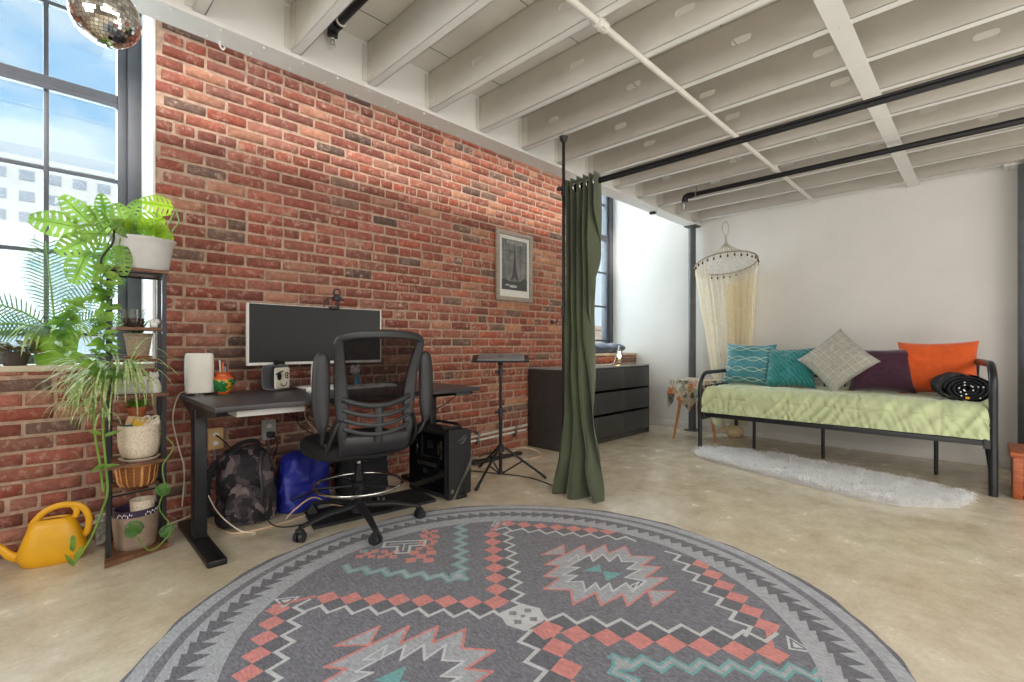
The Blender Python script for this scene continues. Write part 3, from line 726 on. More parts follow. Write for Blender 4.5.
# keyboard, mouse, figurine
t = thing('keyboard', 'slim white keyboard on the desk behind the chair', 'keyboard', (1.50, 2.80, DZT), radians(2))
mb = MB(); mb.box(-.21, .21, -.065, .065, 0, .014, bev=.004); mb.build('case', M['white_plastic'], t)
mb = MB()
for r in range(5):
    for k in range(15): mb.box(-.2 + k * .0267, -.2 + k * .0267 + .022, -.055 + r * .0225, -.055 + r * .0225 + .018, .014, .019)
mb.build('key', mat('key_grey', (205, 205, 205), .5), t, smooth=False)['kind'] = 'stuff'
t = thing('computer_mouse', 'white mouse near the front of the desk left of the keyboard', 'mouse', (1.17, 2.74, DZT), radians(50))
mb = MB(); mb.sphere((0, 0, .012), .03, 10, sc=(1, 1.7, .75)); mb.v = [(x, y, max(0, z)) for x, y, z in mb.v]; mb.build('body', M['white_plastic'], t)
mb = MB(); mb.cyl((-.003, -.025, .03), (.003, -.025, .03), .006, 10); mb.build('scroll_wheel', M['black_plastic'], t)
t = thing('figurine', 'small white and blue figurine on the desk seen through the chair mesh', 'figurine', (1.53, 2.96, DZT), 0)
mb = MB(); mb.tube([(0, 0, 0.0), (.01, 0, .03), (.014, 0, .07)], [.015, .012, .016], 12); mb.tube([(.03, .0, 0), (.026, 0, .04), (.018, 0, .08)], [.008, .009, .01], 10); mb.build('legs', mat('fig_blue', (70, 150, 190), .4), t)
mb = MB(); mb.sphere((0, 0, .10), .034, 10, sc=(1, .8, .8)); mb.sphere((-.02, -.01, .125), .016, 8); mb.sphere((.022, 0, .13), .012, 8); mb.build('body', mat('fig_white', (228, 222, 220), .4, c2=(170, 160, 165), vs=40), t)

# ------------------------------------------------------------------ drafting chair
ch = thing('drafting_chair', 'black mesh drafting chair with a chrome foot ring on casters', 'chair', (1.315, 2.50, 0), radians(-6))
BP = M['black_plastic']
angs = [radians(a) for a in (-98, -26, 46, 118, 172)]
angs = [radians(q) for q in (-98, -26, 46, 118, 190)]
hub = MB(); hub.lathe([(.035, .07), (.045, .08), (.045, .115), (.032, .13)], n=20, close=True)
for a in angs:
    e = (.335 * cos(a), .335 * sin(a), .075); hub.tube([(.03 * cos(a), .03 * sin(a), .11), (.18 * cos(a), .18 * sin(a), .105), e], [(.026, .018), (.022, .014), (.016, .010)], 10, up=(0, 0, 1))
hub.build('base', BP, ch)
for a in angs:
    cx, cy = .335 * cos(a), .335 * sin(a)
    m = MB(); m.cyl((cx, cy, .03), (cx, cy, .072), .012, 10)
    tx, ty = -sin(a + .6), cos(a + .6)
    for s_ in (-1, 1):
        m.tube([(cx + tx * (.006 * s_), cy + ty * .006 * s_, .0285), (cx + tx * .024 * s_, cy + ty * .024 * s_, .0285)], [.028, .026], 16)
    m.tube([(cx - tx * .02, cy - ty * .02, .055), (cx + tx * .02, cy + ty * .02, .055)], .013, 10)
    m.build('caster', BP, ch)
m = MB(); m.cyl((0, 0, .11), (0, 0, .30), .026, 18); m.cyl((0, 0, .30), (0, 0, .34), .019, 18); m.build('gas_lift', M['black_metal'], ch)
m = MB(); m.cyl((0, 0, .33), (0, 0, .41), .013, 14); m.build('piston', M['chrome'], ch)
m = MB(); m.tube([(.235 * cos(2 * pi * k / 48), .235 * sin(2 * pi * k / 48), .225) for k in range(48)], .009, 10, closed=True)
fr = m.build('foot_ring', M['chrome'], ch)
m = MB(); m.lathe([(.027, .19), (.036, .195), (.036, .235), (.027, .245)], n=20)
for k in range(5):
    a = radians(20 + 72 * k); m.tube([(.03 * cos(a), .03 * sin(a), .215), (.232 * cos(a), .232 * sin(a), .222)], .006, 8)
m.build('ring_spoke', M['black_metal'], fr)
# seat
def seat_pt(u, w, z):
    a = 2 * pi * u; k = 3.2; r = 1 / ((abs(cos(a)) ** k + abs(sin(a)) ** k) ** (1 / k)); return (-.02 + .27 * r * cos(a) * w, .01 + .235 * r * sin(a) * w, z)
m = MB(); lv = [(.001, .405), (.55, .40), (.85, .405), (.97, .42), (1.0, .445), (.99, .47), (.93, .492), (.8, .50), (.5, .497), (.001, .494)]
m.grid(lambda u, w: seat_pt(u, lv[int(round(w * 9))][0], lv[int(round(w * 9))][1]), 48, 10, cu=True); m.build('seat', M['black_fabric'], ch)
m = MB(); m.lathe([(.05, .39), (.20, .395), (.235, .41), (.24, .425)], n=36, sy=.9); m.box(-.06, .06, -.09, .09, .37, .40, bev=.01); m.build('seat_pan', BP, ch)
m = MB(); m.tube([(.05, .0, .385), (.2, .03, .38), (.26, .03, .375)], .006, 8); m.sphere((.26, .03, .375), .012, 8); m.build('height_lever', BP, ch)
# back
def bk(x, z):   # surface of the back: x across, z up
    q = (z - .56) / .5
    y = -.255 - .09 * q + .5 * (x * x) + .035 * sin(pi * min(1, max(0, q)))
    return V((x, y, z))
def hw(z):
    q = (z - .5) / .56; return .175 + .055 * q ** 2 + .02 * max(0, .3 - q)
left = [bk(-hw(z), z) for z in [.56 + .04 * k for k in range(13)]]
path = []
zs = [.52 + .49 * k / 16 for k in range(17)]
L = [bk(-hw(z), z) for z in zs]; Rr = [bk(hw(z), z) for z in zs]
top = [bk(x, 1.045 + .012 * (1 - (x / .2) ** 2)) for x in [-.215, -.17, -.1, 0, .1, .17, .215]]
top[0] = bk(-.222, 1.032); top[-1] = bk(.222, 1.032)
bot = [bk(x, .50 - .02 * (1 - (x / .17) ** 2)) for x in [.15, .08, 0, -.08, -.15]]
loop = L + top + Rr[::-1] + bot
m = MB(); rad = []
for p in loop:
    if p.z > 1.02: rad.append((.015, .024))
    else: rad.append((.026, .014))
# built with an explicit normal so that the wide side of the frame faces the back
n = len(loop); vs = []
for i, p in enumerate(loop):
    tt = (loop[(i + 1) % n] - loop[i - 1]).normalized(); yv = V((0, 1, 0)); side = tt.cross(yv).normalized()
    a, b = ((.026 + .012 * max(0, 1 - abs(p.z - .74) / .22), .014) if p.z < 1.02 else (.022, .014)) if p.z > .53 else (.02, .012)
    for k in range(12):
        th = 2 * pi * k / 12; c_, s2 = cos(th), sin(th)
        sg = lambda q: (abs(q) ** .6) * (1 if q >= 0 else -1)
        vs.append(p + side * (a * sg(c_)) + yv * (b * sg(s2)))
fs = [(i * 12 + k, i * 12 + (k + 1) % 12, ((i + 1) % n) * 12 + (k + 1) % 12, ((i + 1) % n) * 12 + k) for i in range(n) for k in range(12)]
m.add(vs, fs); m.build('back_frame', BP, ch, sub=1)
m = MB(); m.grid(lambda u, w: bk((2 * u - 1) * hw(.69 + .36 * w), .70 + .345 * w), 24, 20)
m.build('back_mesh', sheer_mat('chair_mesh', (26, 22, 21), .8, translucent=.1), ch)
m = MB()
for k, zc in enumerate((.70, .648, .60, .555)):
    pts = []
    for i in range(17):
        x = -hw(zc + .03) + 2 * hw(zc + .03) * i / 16; z = zc + .045 * (abs(x) / .19) ** 2 - .012; p = bk(x, z); p.y -= .012 + .01 * (1 - (x / .2) ** 2)
        pts.append(p)
    m.tube(pts, [(.011, .006)] * 17 if k else [(.015, .007)] * 17, 8, up=(0, 1, 0))
m.build('lumbar_rib', BP, ch)
m = MB(); sp = [bk(0, .50), bk(0, .58), bk(0, .64), bk(0, .70)]
for p in sp: p.y -= .018
m.tube(sp, [(.022, .009)] * 4, 10, up=(0, 1, 0)); m.build('spine', BP, ch)
# lower shell and the arms that carry the back
m = MB()
m.grid(lambda u, w: (lambda x, z: (x, -.245 + .55 * x * x - .02 * sin(pi * w) + .03 * (1 - w), z))((2 * u - 1) * (.185 + .015 * w), .43 + .115 * w), 20, 8); m.build('back_shell', BP, ch, solid=.012)
for s_ in (-1, 1):
    m = MB(); m.tube(smooth_path([(s_ * .2, .05, .415), (s_ * .232, -.05, .42), (s_ * .238, -.16, .47), (s_ * .225, -.225, .56), (s_ * .20, -.25, .63)], 6), [(.026, .012)] * 25, 12, up=(1, 0, 0))
    m.cyl((s_ * .222, -.19, .50), (s_ * .254, -.19, .50), .012, 14); m.build('back_arm', BP, ch)
for s_, yy in ((-1, -.235), (1, -.20)):
    m = MB(); pp = smooth_path([(s_ * .232, -.17, .50), (s_ * .265, -.2, .52), (s_ * (.30 if s_ > 0 else .272), yy, .575), (s_ * (.305 if s_ > 0 else .275), yy, .62)], 5); m.tube(pp, [(.016, .011)] * len(pp), 10, up=(1, 0, 0))
    ar = m.build('armrest', BP, ch)
    m = MB()
    prof = [(.56, .012), (.60, .03), (.66, .042), (.75, .046), (.85, .046), (.92, .042), (.95, .034), (.967, .015)]
    pts = [(s_ * ((.305 if s_ > 0 else .275) + .008 * sin(pi * (z - .56) / .4)), yy, z) for z, _ in prof]; 
    m.tube(pts, [(w_, .019 if 0 < i < 7 else .009) for i, (_, w_) in enumerate(prof)], 16, up=(0, 1, 0)); m.build('arm_pad', M['black_plastic'], ar, sub=1)

# ------------------------------------------------------------------ computer tower
pc = thing('computer_tower', 'black gaming computer tower on the floor beside the desk', 'computer', (1.899, 2.45, 0), radians(4))
m = MB(); m.box(0, .195, .012, .40, .012, .44, bev=.006); m.build('case', M['black_matte'], pc)
m = MB(); m.prism([(-.012, .008), (.205, .03), (.205, .43), (0.0, .46), ], 0, 0, 'y')
m = MB(); m.prism([(.0, .01), (.195, .02), (.195, .438), (0, .455)], -.012, .012, 'y'); m.build('front_panel', mat('pc_front', (34, 34, 36), .45, bump=.1, bs=200), pc, smooth=False)
m = MB(); m.prism([(.03, .012), (.055, .014), (.196, .26), (.196, .20)], -.0155, -.012, 'y'); m.build('diagonal_strip', M['steel'], pc, smooth=False)
m = MB()
for k in range(9):
    for j in range(6):
        x, z = .09 + j * .017, .03 + k * .02
        if x > .06 + (z) * .6: m.box(x, x + .009, -.0135, -.012, z, z + .008)
m.build('vent', M['black_metal'], pc, smooth=False)
m = MB(); m.box(-.004, .0, .03, .385, .04, .42); m.build('side_window', mat('smoked_glass', (10, 10, 11), .08, coat=1), pc, smooth=False)
for (a, b, c, d, col) in ((.10, .30, .20, .225, (70, 66, 55)), (.12, .28, .26, .268, (60, 55, 48)), (.05, .07, .26, .38, (85, 78, 60)), (.08, .09, .29, .36, (100, 85, 60)), (.12, .25, .10, .11, (45, 45, 48)), (.24, .26, .25, .40, (60, 60, 62)), (.14, .2, .32, .37, (48, 48, 50)), (.2, .24, .15, .18, (70, 70, 72))):
    m = MB(); m.box(-.0055, -.004, a, b, c, d); m.build('component', mat('component', col, .4, c2=(30, 30, 30), vs=40), pc, smooth=False)
m = MB(); m.tube([(.02, .06, .44), (.02, .09, .465), (.02, .30, .465), (.02, .34, .44)], [(.01, .008)] * 4, 8, up=(1, 0, 0)); m.tube([(.175, .06, .44), (.175, .09, .465), (.175, .30, .465), (.175, .34, .44)], [(.01, .008)] * 4, 8, up=(1, 0, 0)); m.box(.02, .175, .06, .075, .447, .46); m.build('top_handle', M['black_plastic'], pc)
lg = MB()
def P2(pts): lg.prism([(.115 + x * .05, .375 + z * .05) for x, z in pts], -.0135, -.012, 'y')
P2([(-1, -.05), (-.3, .05), (.1, .35), (.9, .75), (.2, .55), (-.3, .2)]); P2([(-.6, -.25), (.1, -.45), (.6, -.1), (1.0, .6), (.45, .1), (.05, -.25)]); P2([(-.1, -.05), (.35, .1), (.55, .4), (.2, .25)])
lg.build('emblem', mat('emblem', (120, 122, 124), .3, .6), pc, smooth=False)
m = MB(); m.prism([(.028 + .012 * cos(2 * pi * k / 14), .06 + .014 * sin(2 * pi * k / 14)) for k in range(14)], -.0165, -.012, 'y'); m.build('badge', M['steel'], pc, smooth=False)
m = MB()
for x in (.02, .16):
    for y in (.03, .36): m.box(x, x + .02, y, y + .02, 0, .012)
m.build('foot', M['black_plastic'], pc, smooth=False)
# ------------------------------------------------------------------ tripod stand with laptop
tr = thing('tripod_stand', 'black tripod stand with a tilted tray beside the computer tower', 'stand', (2.504, 2.59, 0))
m = MB(); m.cyl((0, 0, .035), (0, 0, .52), .0135, 14); m.cyl((0, 0, .5), (0, 0, .86), .011, 14); m.build('pole', M['black_metal'], tr)
for nm, z in (('collar', .50), ('collar', .80)):
    m = MB(); m.cyl((0, 0, z - .025), (0, 0, z + .025), .019, 14); m.cyl((0, 0, z), (-.04, -.0, z), .005, 8); m.tube([(-.045, 0, z - .012), (-.045, 0, z + .012)], .009, 10); m.cyl((0, 0, z), (.03, -.02, z + .01), .005, 8); m.build(nm, BP, tr)
m = MB(); m.lathe([(.016, .20), (.03, .205), (.032, .24), (.018, .255)], n=18, close=True); m.build('hub', BP, tr)
m = MB(); m.cyl((0, 0, .035), (0, 0, .055), .022, 14); m.build('end_collar', BP, tr)
for (fx, fy) in ((.10, .344), (-.327, -.101), (.227, -.242)):
    r = sqrt(fx * fx + fy * fy); a = (fx / r * .028, fy / r * .028, .235)
    m = MB(); m.tube([a, (fx, fy, .016)], .0095, 10); lgm = m.build('leg', M['black_metal'], tr)
    m = MB(); m.tube([(fx * .93, fy * .93, .03), (fx, fy, .0135), (fx * 1.03, fy * 1.03, .0125)], [.012, .0125, .012], 10); m.build('rubber_foot', BP, lgm)
    m = MB(); m.tube([(fx / r * .02, fy / r * .02, .045), (fx * .5, fy * .5, .135)], .006, 8); m.build('brace', M['black_metal'], tr)
yaw = atan2(-.712, .702); tm = Matrix.Translation((0, 0, .902)) @ Matrix.Rotation(yaw, 4, 'Z') @ Matrix.Rotation(radians(10), 4, 'X')
m = MB(); m.box(-.21, .21, -.13, .13, -.006, 0, bev=.002); m.box(-.21, .21, -.135, -.125, -.006, .006); m.cyl((0, 0, -.05), (0, 0, -.006), .02, 12); m.xf(tm); m.build('tray', M['black_metal'], tr)
lp = thing('laptop', 'closed grey laptop lying on the tilted tripod tray', 'laptop', (2.504, 2.59, .902)); lp.rotation_euler = (tm.to_3x3()).to_euler()
m = MB(); m.box(-.165, .175, -.12, .12, .0005, .014, bev=.005); m.build('body', mat('laptop_grey', (128, 130, 134), .35, .2, var=.04), lp)
m = MB(); m.prism([(.02 * cos(2 * pi * k / 16) * 1.2, .01 * sin(2 * pi * k / 16)) for k in range(16)], .014, .0146, 'z'); m.build('emblem', M['black_matte'], lp, smooth=False)

# ------------------------------------------------------------------ bags, mat
def blob(fn, nu=48, nv=32): 
    m = MB(); m.grid(fn, nu, nv, cu=True); return m
def camo():
    q = NT('camouflage'); v = q.coords(); n1 = q.noise(9, 2, .4, v); n2 = q.noise(13, 2, .4, q.coords((1.3, .8, 1.1)))
    c = q.ramp(n1, [(.44, rgb((42, 38, 42))), (.45, rgb((72, 62, 66))), (.56, rgb((74, 64, 68))), (.57, rgb((112, 98, 98)))]); k = q.ramp(n2, [(.56, (0, 0, 0, 1)), (.57, (1, 1, 1, 1))])
    for nd in q.n:
        if nd.bl_idname == 'ShaderNodeValToRGB': nd.color_ramp.interpolation = 'CONSTANT'
    c = q.mix(k, c, rgb((28, 26, 30))); q.link(c, q.b.inputs['Base Color']); q.b.inputs['Roughness'].default_value = .8; q.bump(q.noise(60, 4), .3, .01); return q.m
def bagf(wx, wy, h, seed, lean=0.0):
    def f(u, w):
        a = 2 * pi * u; k = 3.5; r = 1 / ((abs(cos(a)) ** k + abs(sin(a)) ** k) ** (1 / k))
        z = h * w; s_ = (1 - .28 * max(0, w - .35) ** 1.4) 
        if w > .88: s_ *= (1 - ((w - .88) / .12) ** 2 * .65)
        if w < .06: s_ *= .9 + .1 * w / .06
        if w <= 0 : s_ = .001
        if w >= 1: s_ = .001
        n = noise.noise(V((cos(a) * 2 + seed, sin(a) * 2, w * 4))) * .018 + noise.noise(V((cos(a) * 6 + seed, sin(a) * 6, w * 12))) * .006
        z2 = max(0, z + (.02 * noise.noise(V((cos(a) * 2, sin(a) * 2, seed))) if w > .5 else 0))
        return (wx * r * cos(a) * s_ + n * cos(a), wy * r * sin(a) * s_ + n * sin(a) + lean * w, z2)
    return f
bp = thing('backpack', 'dark camouflage backpack on the floor under the desk', 'backpack', (.885, 2.985, 0), radians(-4))
blob(bagf(.145, .10, .42, 1, .03), 64, 40).build('bag', camo(), bp)
m = MB(); m.tube(smooth_path([(-.09, -.02, .41), (-.05, -.04, .45), (.03, -.03, .46), (.07, -.0, .42)], 6), [(.012, .004)] * 19, 8, up=(0, 1, 0)); m.build('handle', M['black_fabric'], bp)
m = MB(); m.tube(smooth_path([(-.09, .03, .38), (-.16, .02, .33), (-.19, 0.03, .22), (-.175, .02, .06)], 6), [(.02, .006)] * 19, 8, up=(0, 1, 0)); m.build('strap', M['black_fabric'], bp)
m = MB(); m.tube(smooth_path([(.05, -.105, .06), (.055, -.11, .2), (.05, -.095, .30), (.07, -.05, .40)], 6), [(.009, .003)] * 19, 8, up=(0, 1, 0)); m.build('zipper', M['black_plastic'], bp)
blob(lambda u, w: (lambda q: (q[0] - .03, q[1] - .085, q[2] + .035))(bagf(.09, .03, .2, 5)(u, w)), 40, 20).build('front_pocket', bp.children[0].data.materials[0], bp)
bb = thing('tote_bag', 'crumpled royal blue bag on the floor beside the backpack', 'bag', (1.20, 3.0, 0), radians(8))
blue = mat('blue_nylon', (34, 42, 138), .45, var=.15, vs=7, bump=.5, bs=45, scale=(1, 1, 1))
def blf(u, w):
    p = bagf(.155, .09, .35, 9, .02)(u, w); a = 2 * pi * u
    return (p[0] + .03 * w, p[1] + .012 * sin(9 * w + 4 * a), p[2] * (1 - .18 * max(0, cos(a)) * w))
blob(blf, 64, 40).build('bag', blue, bb)
m = MB(); m.tube(smooth_path([(-.12, -.105, .10), (0, -.12, .12), (.13, -.10, .11)], 8), [(.010, .004)] * 17, 8, up=(0, 1, 0)); m.tube(smooth_path([(-.06, -.02, .34), (-.03, -.06, .375), (.04, -.05, .375), (.07, 0, .32)], 6), [(.01, .003)] * 19, 8, up=(0, 1, 0)); m.build('strap', mat('navy_strap', (22, 26, 80), .6), bb)
db = thing('duffel_bag', 'black bag on the floor under the desk behind the foot ring', 'bag', (1.62, 3.03, 0), 0)
blob(bagf(.17, .11, .34, 14), 48, 30).build('bag', M['black_fabric'], db)
m = MB(); m.tube(smooth_path([(-.08, -.08, .30), (-.05, -.12, .24), (.05, -.12, .24), (.08, -.08, .3)], 6), [(.014, .004)] * 19, 8, up=(0, 1, 0)); m.build('handle', M['black_fabric'], db)
m = MB(); m.tube(smooth_path([(.10, -.09, .33), (.115, -.125, .28), (.12, -.12, .22)], 6), .008, 8); m.build('tag', M['steel'], db)
m = MB(); m.prism([(1.10, 2.59), (1.30, 2.565), (1.846, 2.50), (1.88, 2.80), (1.16, 2.86)], 0, .018, 'z')
tag(m.build('floor_mat', M['black_matte'], smooth=False), 'flat black mat on the floor under the chair base', 'mat')

# ------------------------------------------------------------------ outlets and cables
def outlet(x, z, c, label, wire=False):
    o = thing('wall_outlet', label, 'outlet', (x, 3.244, z), 0, 'wall outlets under the desk')
    m = MB(); m.box(-.04, .04, -.028, 0.0, -.062, .062, bev=.004); m.build('box', c, o)
    for zz in (-.025, .025): m = MB(); m.prism([(.016 * cos(2 * pi * k / 14), zz + .013 * sin(2 * pi * k / 14)) for k in range(14)], -.0305, -.028, 'y'); m.build('socket', M['white_plastic'], o, smooth=False)
    m = MB(); m.cyl((0, -.012, -.062), (0, -.012, -z + .03 if False else -.2), .008, 8); m.build('conduit', M['steel'], o)
    return o
outlet(.79, .45, mat('tan_plate', (214, 176, 120), .5), 'tan wall outlet left of the desk above the backpack')
outlet(1.085, .465, mat('grey_box', (176, 172, 164), .5), 'grey wall outlet with black plug above the blue bag')
m = MB(); m.box(-.02, .02, -.05, 0, -.018, .018, bev=.006); o = m.build('plug', M['black_plastic']); o.location = (1.085, 3.2135, .44); tag(o, 'black plug in the grey wall outlet', 'plug')
def cable(pts, r, mt, label, cat='cable'):
    m = MB(); m.tube(smooth_path(pts, 8), r, 8); return tag(m.build('cable', mt), label, cat, 'cables around the desk and floor')
cb, cw = M['cable_black'], mat('cable_tan', (206, 176, 146), .5)
cable([(.645, 3.11, .735), (.60, 3.16, .73), (.575, 3.19, .6), (.60, 3.2, .45), (.63, 3.2, .3), (.62, 3.2, .1)], .0035, M['cable_white'], 'white cord hanging behind the desk from the white speaker')
cable([(.43, 3.20, .008), (.52, 3.17, .01), (.70, 3.10, .008), (.78, 2.83, .006), (1.0, 2.80, .006), (1.2, 2.84, .007), (1.3, 2.86, .007)], .005, cw, 'tan cable running along the floor in front of the backpack')
cable([(.44, 3.13, .008), (.56, 3.16, .03), (.66, 3.17, .05), (.72, 3.2, .1)], .004, M['cable_white'], 'white cable behind the left desk leg')
cable([(.70, 3.16, .26), (.72, 2.93, .12), (.80, 2.82, .02), (.86, 2.76, .006), (.84, 2.74, .006)], .0035, M['cable_white'], 'white cable drooping beside the backpack onto the floor')
cable([(1.05, 2.85, .007), (1.1, 2.83, .06), (1.2, 2.83, .10), (1.30, 2.82, .04), (1.36, 2.78, .024)], .0045, cw, 'tan cable looping over the front of the blue bag')
cable([(.95, 2.86, .18), (.94, 2.84, .05), (.98, 2.75, .007), (1.1, 2.70, .006), (1.2, 2.73, .006), (1.24, 2.80, .008)], .0035, cb, 'thin black cable looped on the floor between the bags')
cable([(.79, 3.212, .47), (.80, 3.17, .46), (.83, 3.13, .42), (.84, 3.08, .40)], .004, cb, 'black cable from the tan outlet to the backpack')
cable([(1.085, 3.158, .44), (1.09, 3.13, .43), (1.10, 3.12, .38), (1.08, 3.14, .30)], .004, cb, 'black cable hanging from the plug in the grey outlet')
cable([(.98, 2.75, .665), (1.05, 2.83, .60), (1.2, 2.9, .55), (1.36, 2.95, .48), (1.42, 3.0, .36)], .0035, cb, 'black cable sagging under the desk from the cable tray')
cable([(1.15, 2.80, .67), (1.16, 2.85, .58), (1.22, 2.87, .50), (1.30, 2.87, .42), (1.38, 2.86, .34)], .004, cw, 'tan cable hanging under the desk beside the seat')
cable([(1.10, 2.9, .67), (1.10, 2.9, .60), (1.16, 2.9, .55), (1.22, 2.9, .62), (1.20, 2.9, .67)], .003, cb, 'black cable loop hanging below the middle of the desk')
cable([(1.13, 2.85, .67), (1.12, 2.87, .56), (1.20, 2.9, .48), (1.33, 2.93, .40), (1.4, 2.93, .3)], .003, cb, 'long black cable hanging over the blue bag')
cable([(1.99, 2.44, .69), (1.93, 2.55, .60), (1.86, 2.66, .55), (1.72, 2.75, .55)], .003, cb, 'thin black cable from the desk control pad')
cable([(2.15, 2.80, .006), (2.4, 2.98, .006), (2.55, 2.75, .006), (2.66, 2.45, .006), (2.62, 2.14, .006)], .004, cb, 'black cable on the floor passing under the tripod stand')
cable([(2.62, 3.12, .03), (2.75, 3.05, .03), (2.95, 3.1, .03), (3.05, 3.15, .03), (2.9, 3.18, .03), (2.78, 3.14, .03)], .005, cb, 'coiled black cable on the floor left of the dresser')
m = MB(); m.box(2.62, 3.2, 3.02, 3.08, 0, .025, bev=.004); tag(m.build('power_strip', M['black_plastic']), 'black power strip lying on the floor by the dresser side', 'power strip')
cable([(3.05, 3.05, .03), (3.16, 3.0, .07), (3.25, 2.93, .05), (3.28, 2.86, .008), (3.1, 2.84, .006)], .005, cw, 'tan cable arching from the power strip by the dresser')
cable([(.575 + .45, 3.12, .74), (1.0, 3.15, .78), (1.12, 3.18, .77), (1.2, 3.12, .738), (1.38, 3.16, .76), (1.46, 3.1, .736)], .003, cb, 'black cable wandering across the back of the desk')
# ------------------------------------------------------------------ daybed
BXF, BXB, BYL, BYR = 4.5, 5.42, 1.935, -0.03
bed = thing('daybed', 'black metal daybed frame along the back wall', 'daybed', (4.5, .95, 0))
def rel(p): return (p[0] - 4.5, p[1] - .95, p[2])
BMt = mat('bed_metal', (44, 46, 48), .35, .4, var=.06)
for yy, ht in ((BYL, .735), (BYR, .87)):
    m = MB(); sk = .10 if yy < 1 else 0
    pts = [rel((BXF, yy, .0)), rel((BXF, yy, ht - .2))] + [rel((BXF + .15 - .15 * cos(a), yy, ht - .15 + .15 * sin(a))) for a in [pi / 2 * k / 8 for k in range(1, 9)]]
    pts += [rel((BXB - .15 + .15 * sin(a), yy, ht - .15 + .15 * cos(a))) for a in [pi / 2 * k / 8 for k in range(0, 8)]] + [rel((BXB, yy, ht - .2)), rel((BXB, yy, 0))]
    rr = .019 if yy > 1 else .024
    pts = [(p[0], p[1] + sk * p[0] / .92 * min(1, max(0, (p[2] - .55) / .15)), p[2]) for p in pts]
    m.tube(pts, rr, 14); en = m.build('end_frame', BMt, bed)
    m = MB(); m.cyl(rel((BXF, yy, .30)), rel((BXB, yy, .30)), .013, 10); m.cyl(rel((BXF, yy, ht - .13)), rel((BXB, yy, ht - .13)), .006, 8)
    for k in range(1, 7):
        x = BXF + (BXB - BXF) * k / 7; m.cyl(rel((x, yy, .30)), rel((x, yy, ht - .13)), .006, 8); m.sphere(rel((x, yy, ht - .13)), .012, 6)
    m.build('end_bar', BMt, bed)
m = MB(); m.box(BXF - .014 - 4.5, BXF + .014 - 4.5, BYR - .95, BYL - .95, .328, .365, bev=.003); m.box(BXF - 4.5, BXF + .03 - 4.5, BYR - .95, BYL - .95, .328, .334); m.build('front_rail', BMt, bed)
m = MB(); m.box(BXB - .014 - 4.5, BXB + .014 - 4.5, BYR - .95, BYL - .95, .328, .365); m.cyl(rel((BXB, BYR, .70)), rel((BXB, BYL, .70)), .012, 10)
for k in range(1, 12):
    y = BYR + (BYL - BYR) * k / 12; m.cyl(rel((BXB, y, .36)), rel((BXB, y, .70)), .007, 8)
m.build('back_rail', BMt, bed)
m = MB()
for k in range(1, 15):
    y = BYR + (BYL - BYR) * k / 15; m.box(.012, BXB - 4.5 - .012, y - .95 - .015, y - .95 + .015, .34, .352)
m.build('slat', BMt, bed, smooth=False)['kind'] = 'stuff'
for y in (1.60, 1.03, .28):
    m = MB(); m.tube([rel((4.95, y, 0)), rel((4.95, y, .34))], .014, 12); m.sphere(rel((4.937, y, .10)), .004, 6); m.sphere(rel((4.935, y, .15)), .004, 6); m.build('leg', BMt, bed)
m = MB(); m.cyl(rel((BXF - .02, BYR - .02, .35)), rel((BXF - .035, BYR - .02, .35)), .012, 10)
m = MB()
for y, s_ in ((BYL, -1), (BYR, 1)):
    m = MB(); m.box(-.02, .02, y - .95 + (s_ * .012 if s_ > 0 else -.05), y - .95 + (.05 if s_ > 0 else -.012), .31, .375, bev=.003); m.build('bracket', BMt, bed)
# mattress with comforter
mt_ = thing('mattress', 'daybed mattress covered by a wrinkled sage green comforter', 'mattress', (4.5, .95, .353))
m = MB(); m.box(.02, .9, -.95, .95, 0.0, .20, bev=.05); m.build('mattress_core', mat('ticking', (225, 222, 210), .9), mt_)
gcol = mat('sage_cloth', (188, 197, 152), .85, var=.05, vs=5, bump=.25, bs=120, sheen=.3)
def wr(y, s_, seed=0):
    a = abs(noise.noise(V((y * 11 + s_ * 7, s_ * 3.0, seed)))); b = abs(noise.noise(V((y * 24 - s_ * 8, s_ * 6, seed + 4))))
    return (.4 - a) * .034 + (.3 - b) * .014
def comf(u, w):
    y = -.963 + 1.926 * u
    # path across: hem, front face, rounded edge, top
    hem = .018 + .004 * noise.noise(V((y * 4, 0, 1)))
    Lf, Lt = .20, .86; s_ = w * (Lf + .12 + Lt)
    endf = min(1, (1 - abs(2 * u - 1)) / .045); rr = sqrt(max(0, 1 - (1 - endf) ** 2))
    top = .245 - .055 * (1 - rr)
    if s_ < Lf: x, z, nx, nz = -.002 - .012 * s_ / Lf, hem + (top - .07 - hem) * s_ / Lf, -1, 0
    elif s_ < Lf + .12:
        a = (s_ - Lf) / .12 * pi / 2; x, z, nx, nz = .062 - .076 * cos(a), top - .07 + .07 * sin(a), -cos(a), sin(a)
    else: x, z, nx, nz = .062 + (s_ - Lf - .12), top, 0, 1
    k = wr(y, s_) * (1.0 if s_ < Lf + .3 else .6)
    seam = .010 * (math.exp(-((s_ - .17) / .012) ** 2) + math.exp(-((s_ - .48) / .02) ** 2)) + .006 * sum(math.exp(-((y - q) / .01) ** 2) for q in (-.72, -.24, .24, .72))
    k += .006 * sin(y * 37 + 7 * noise.noise(V((y * 4, s_ * 6, 7)))) * max(0, 1 - abs(s_ - .24) / .12)
    k -= seam
    if nx < -.5: k = max(k, -.004)
    if nx < -.5: x -= .012 * (1 - s_ / Lf)
    return (x + nx * k, y, z + nz * k)
m = MB(); m.grid(comf, 220, 90); m.build('comforter', gcol, mt_, recalc=False)
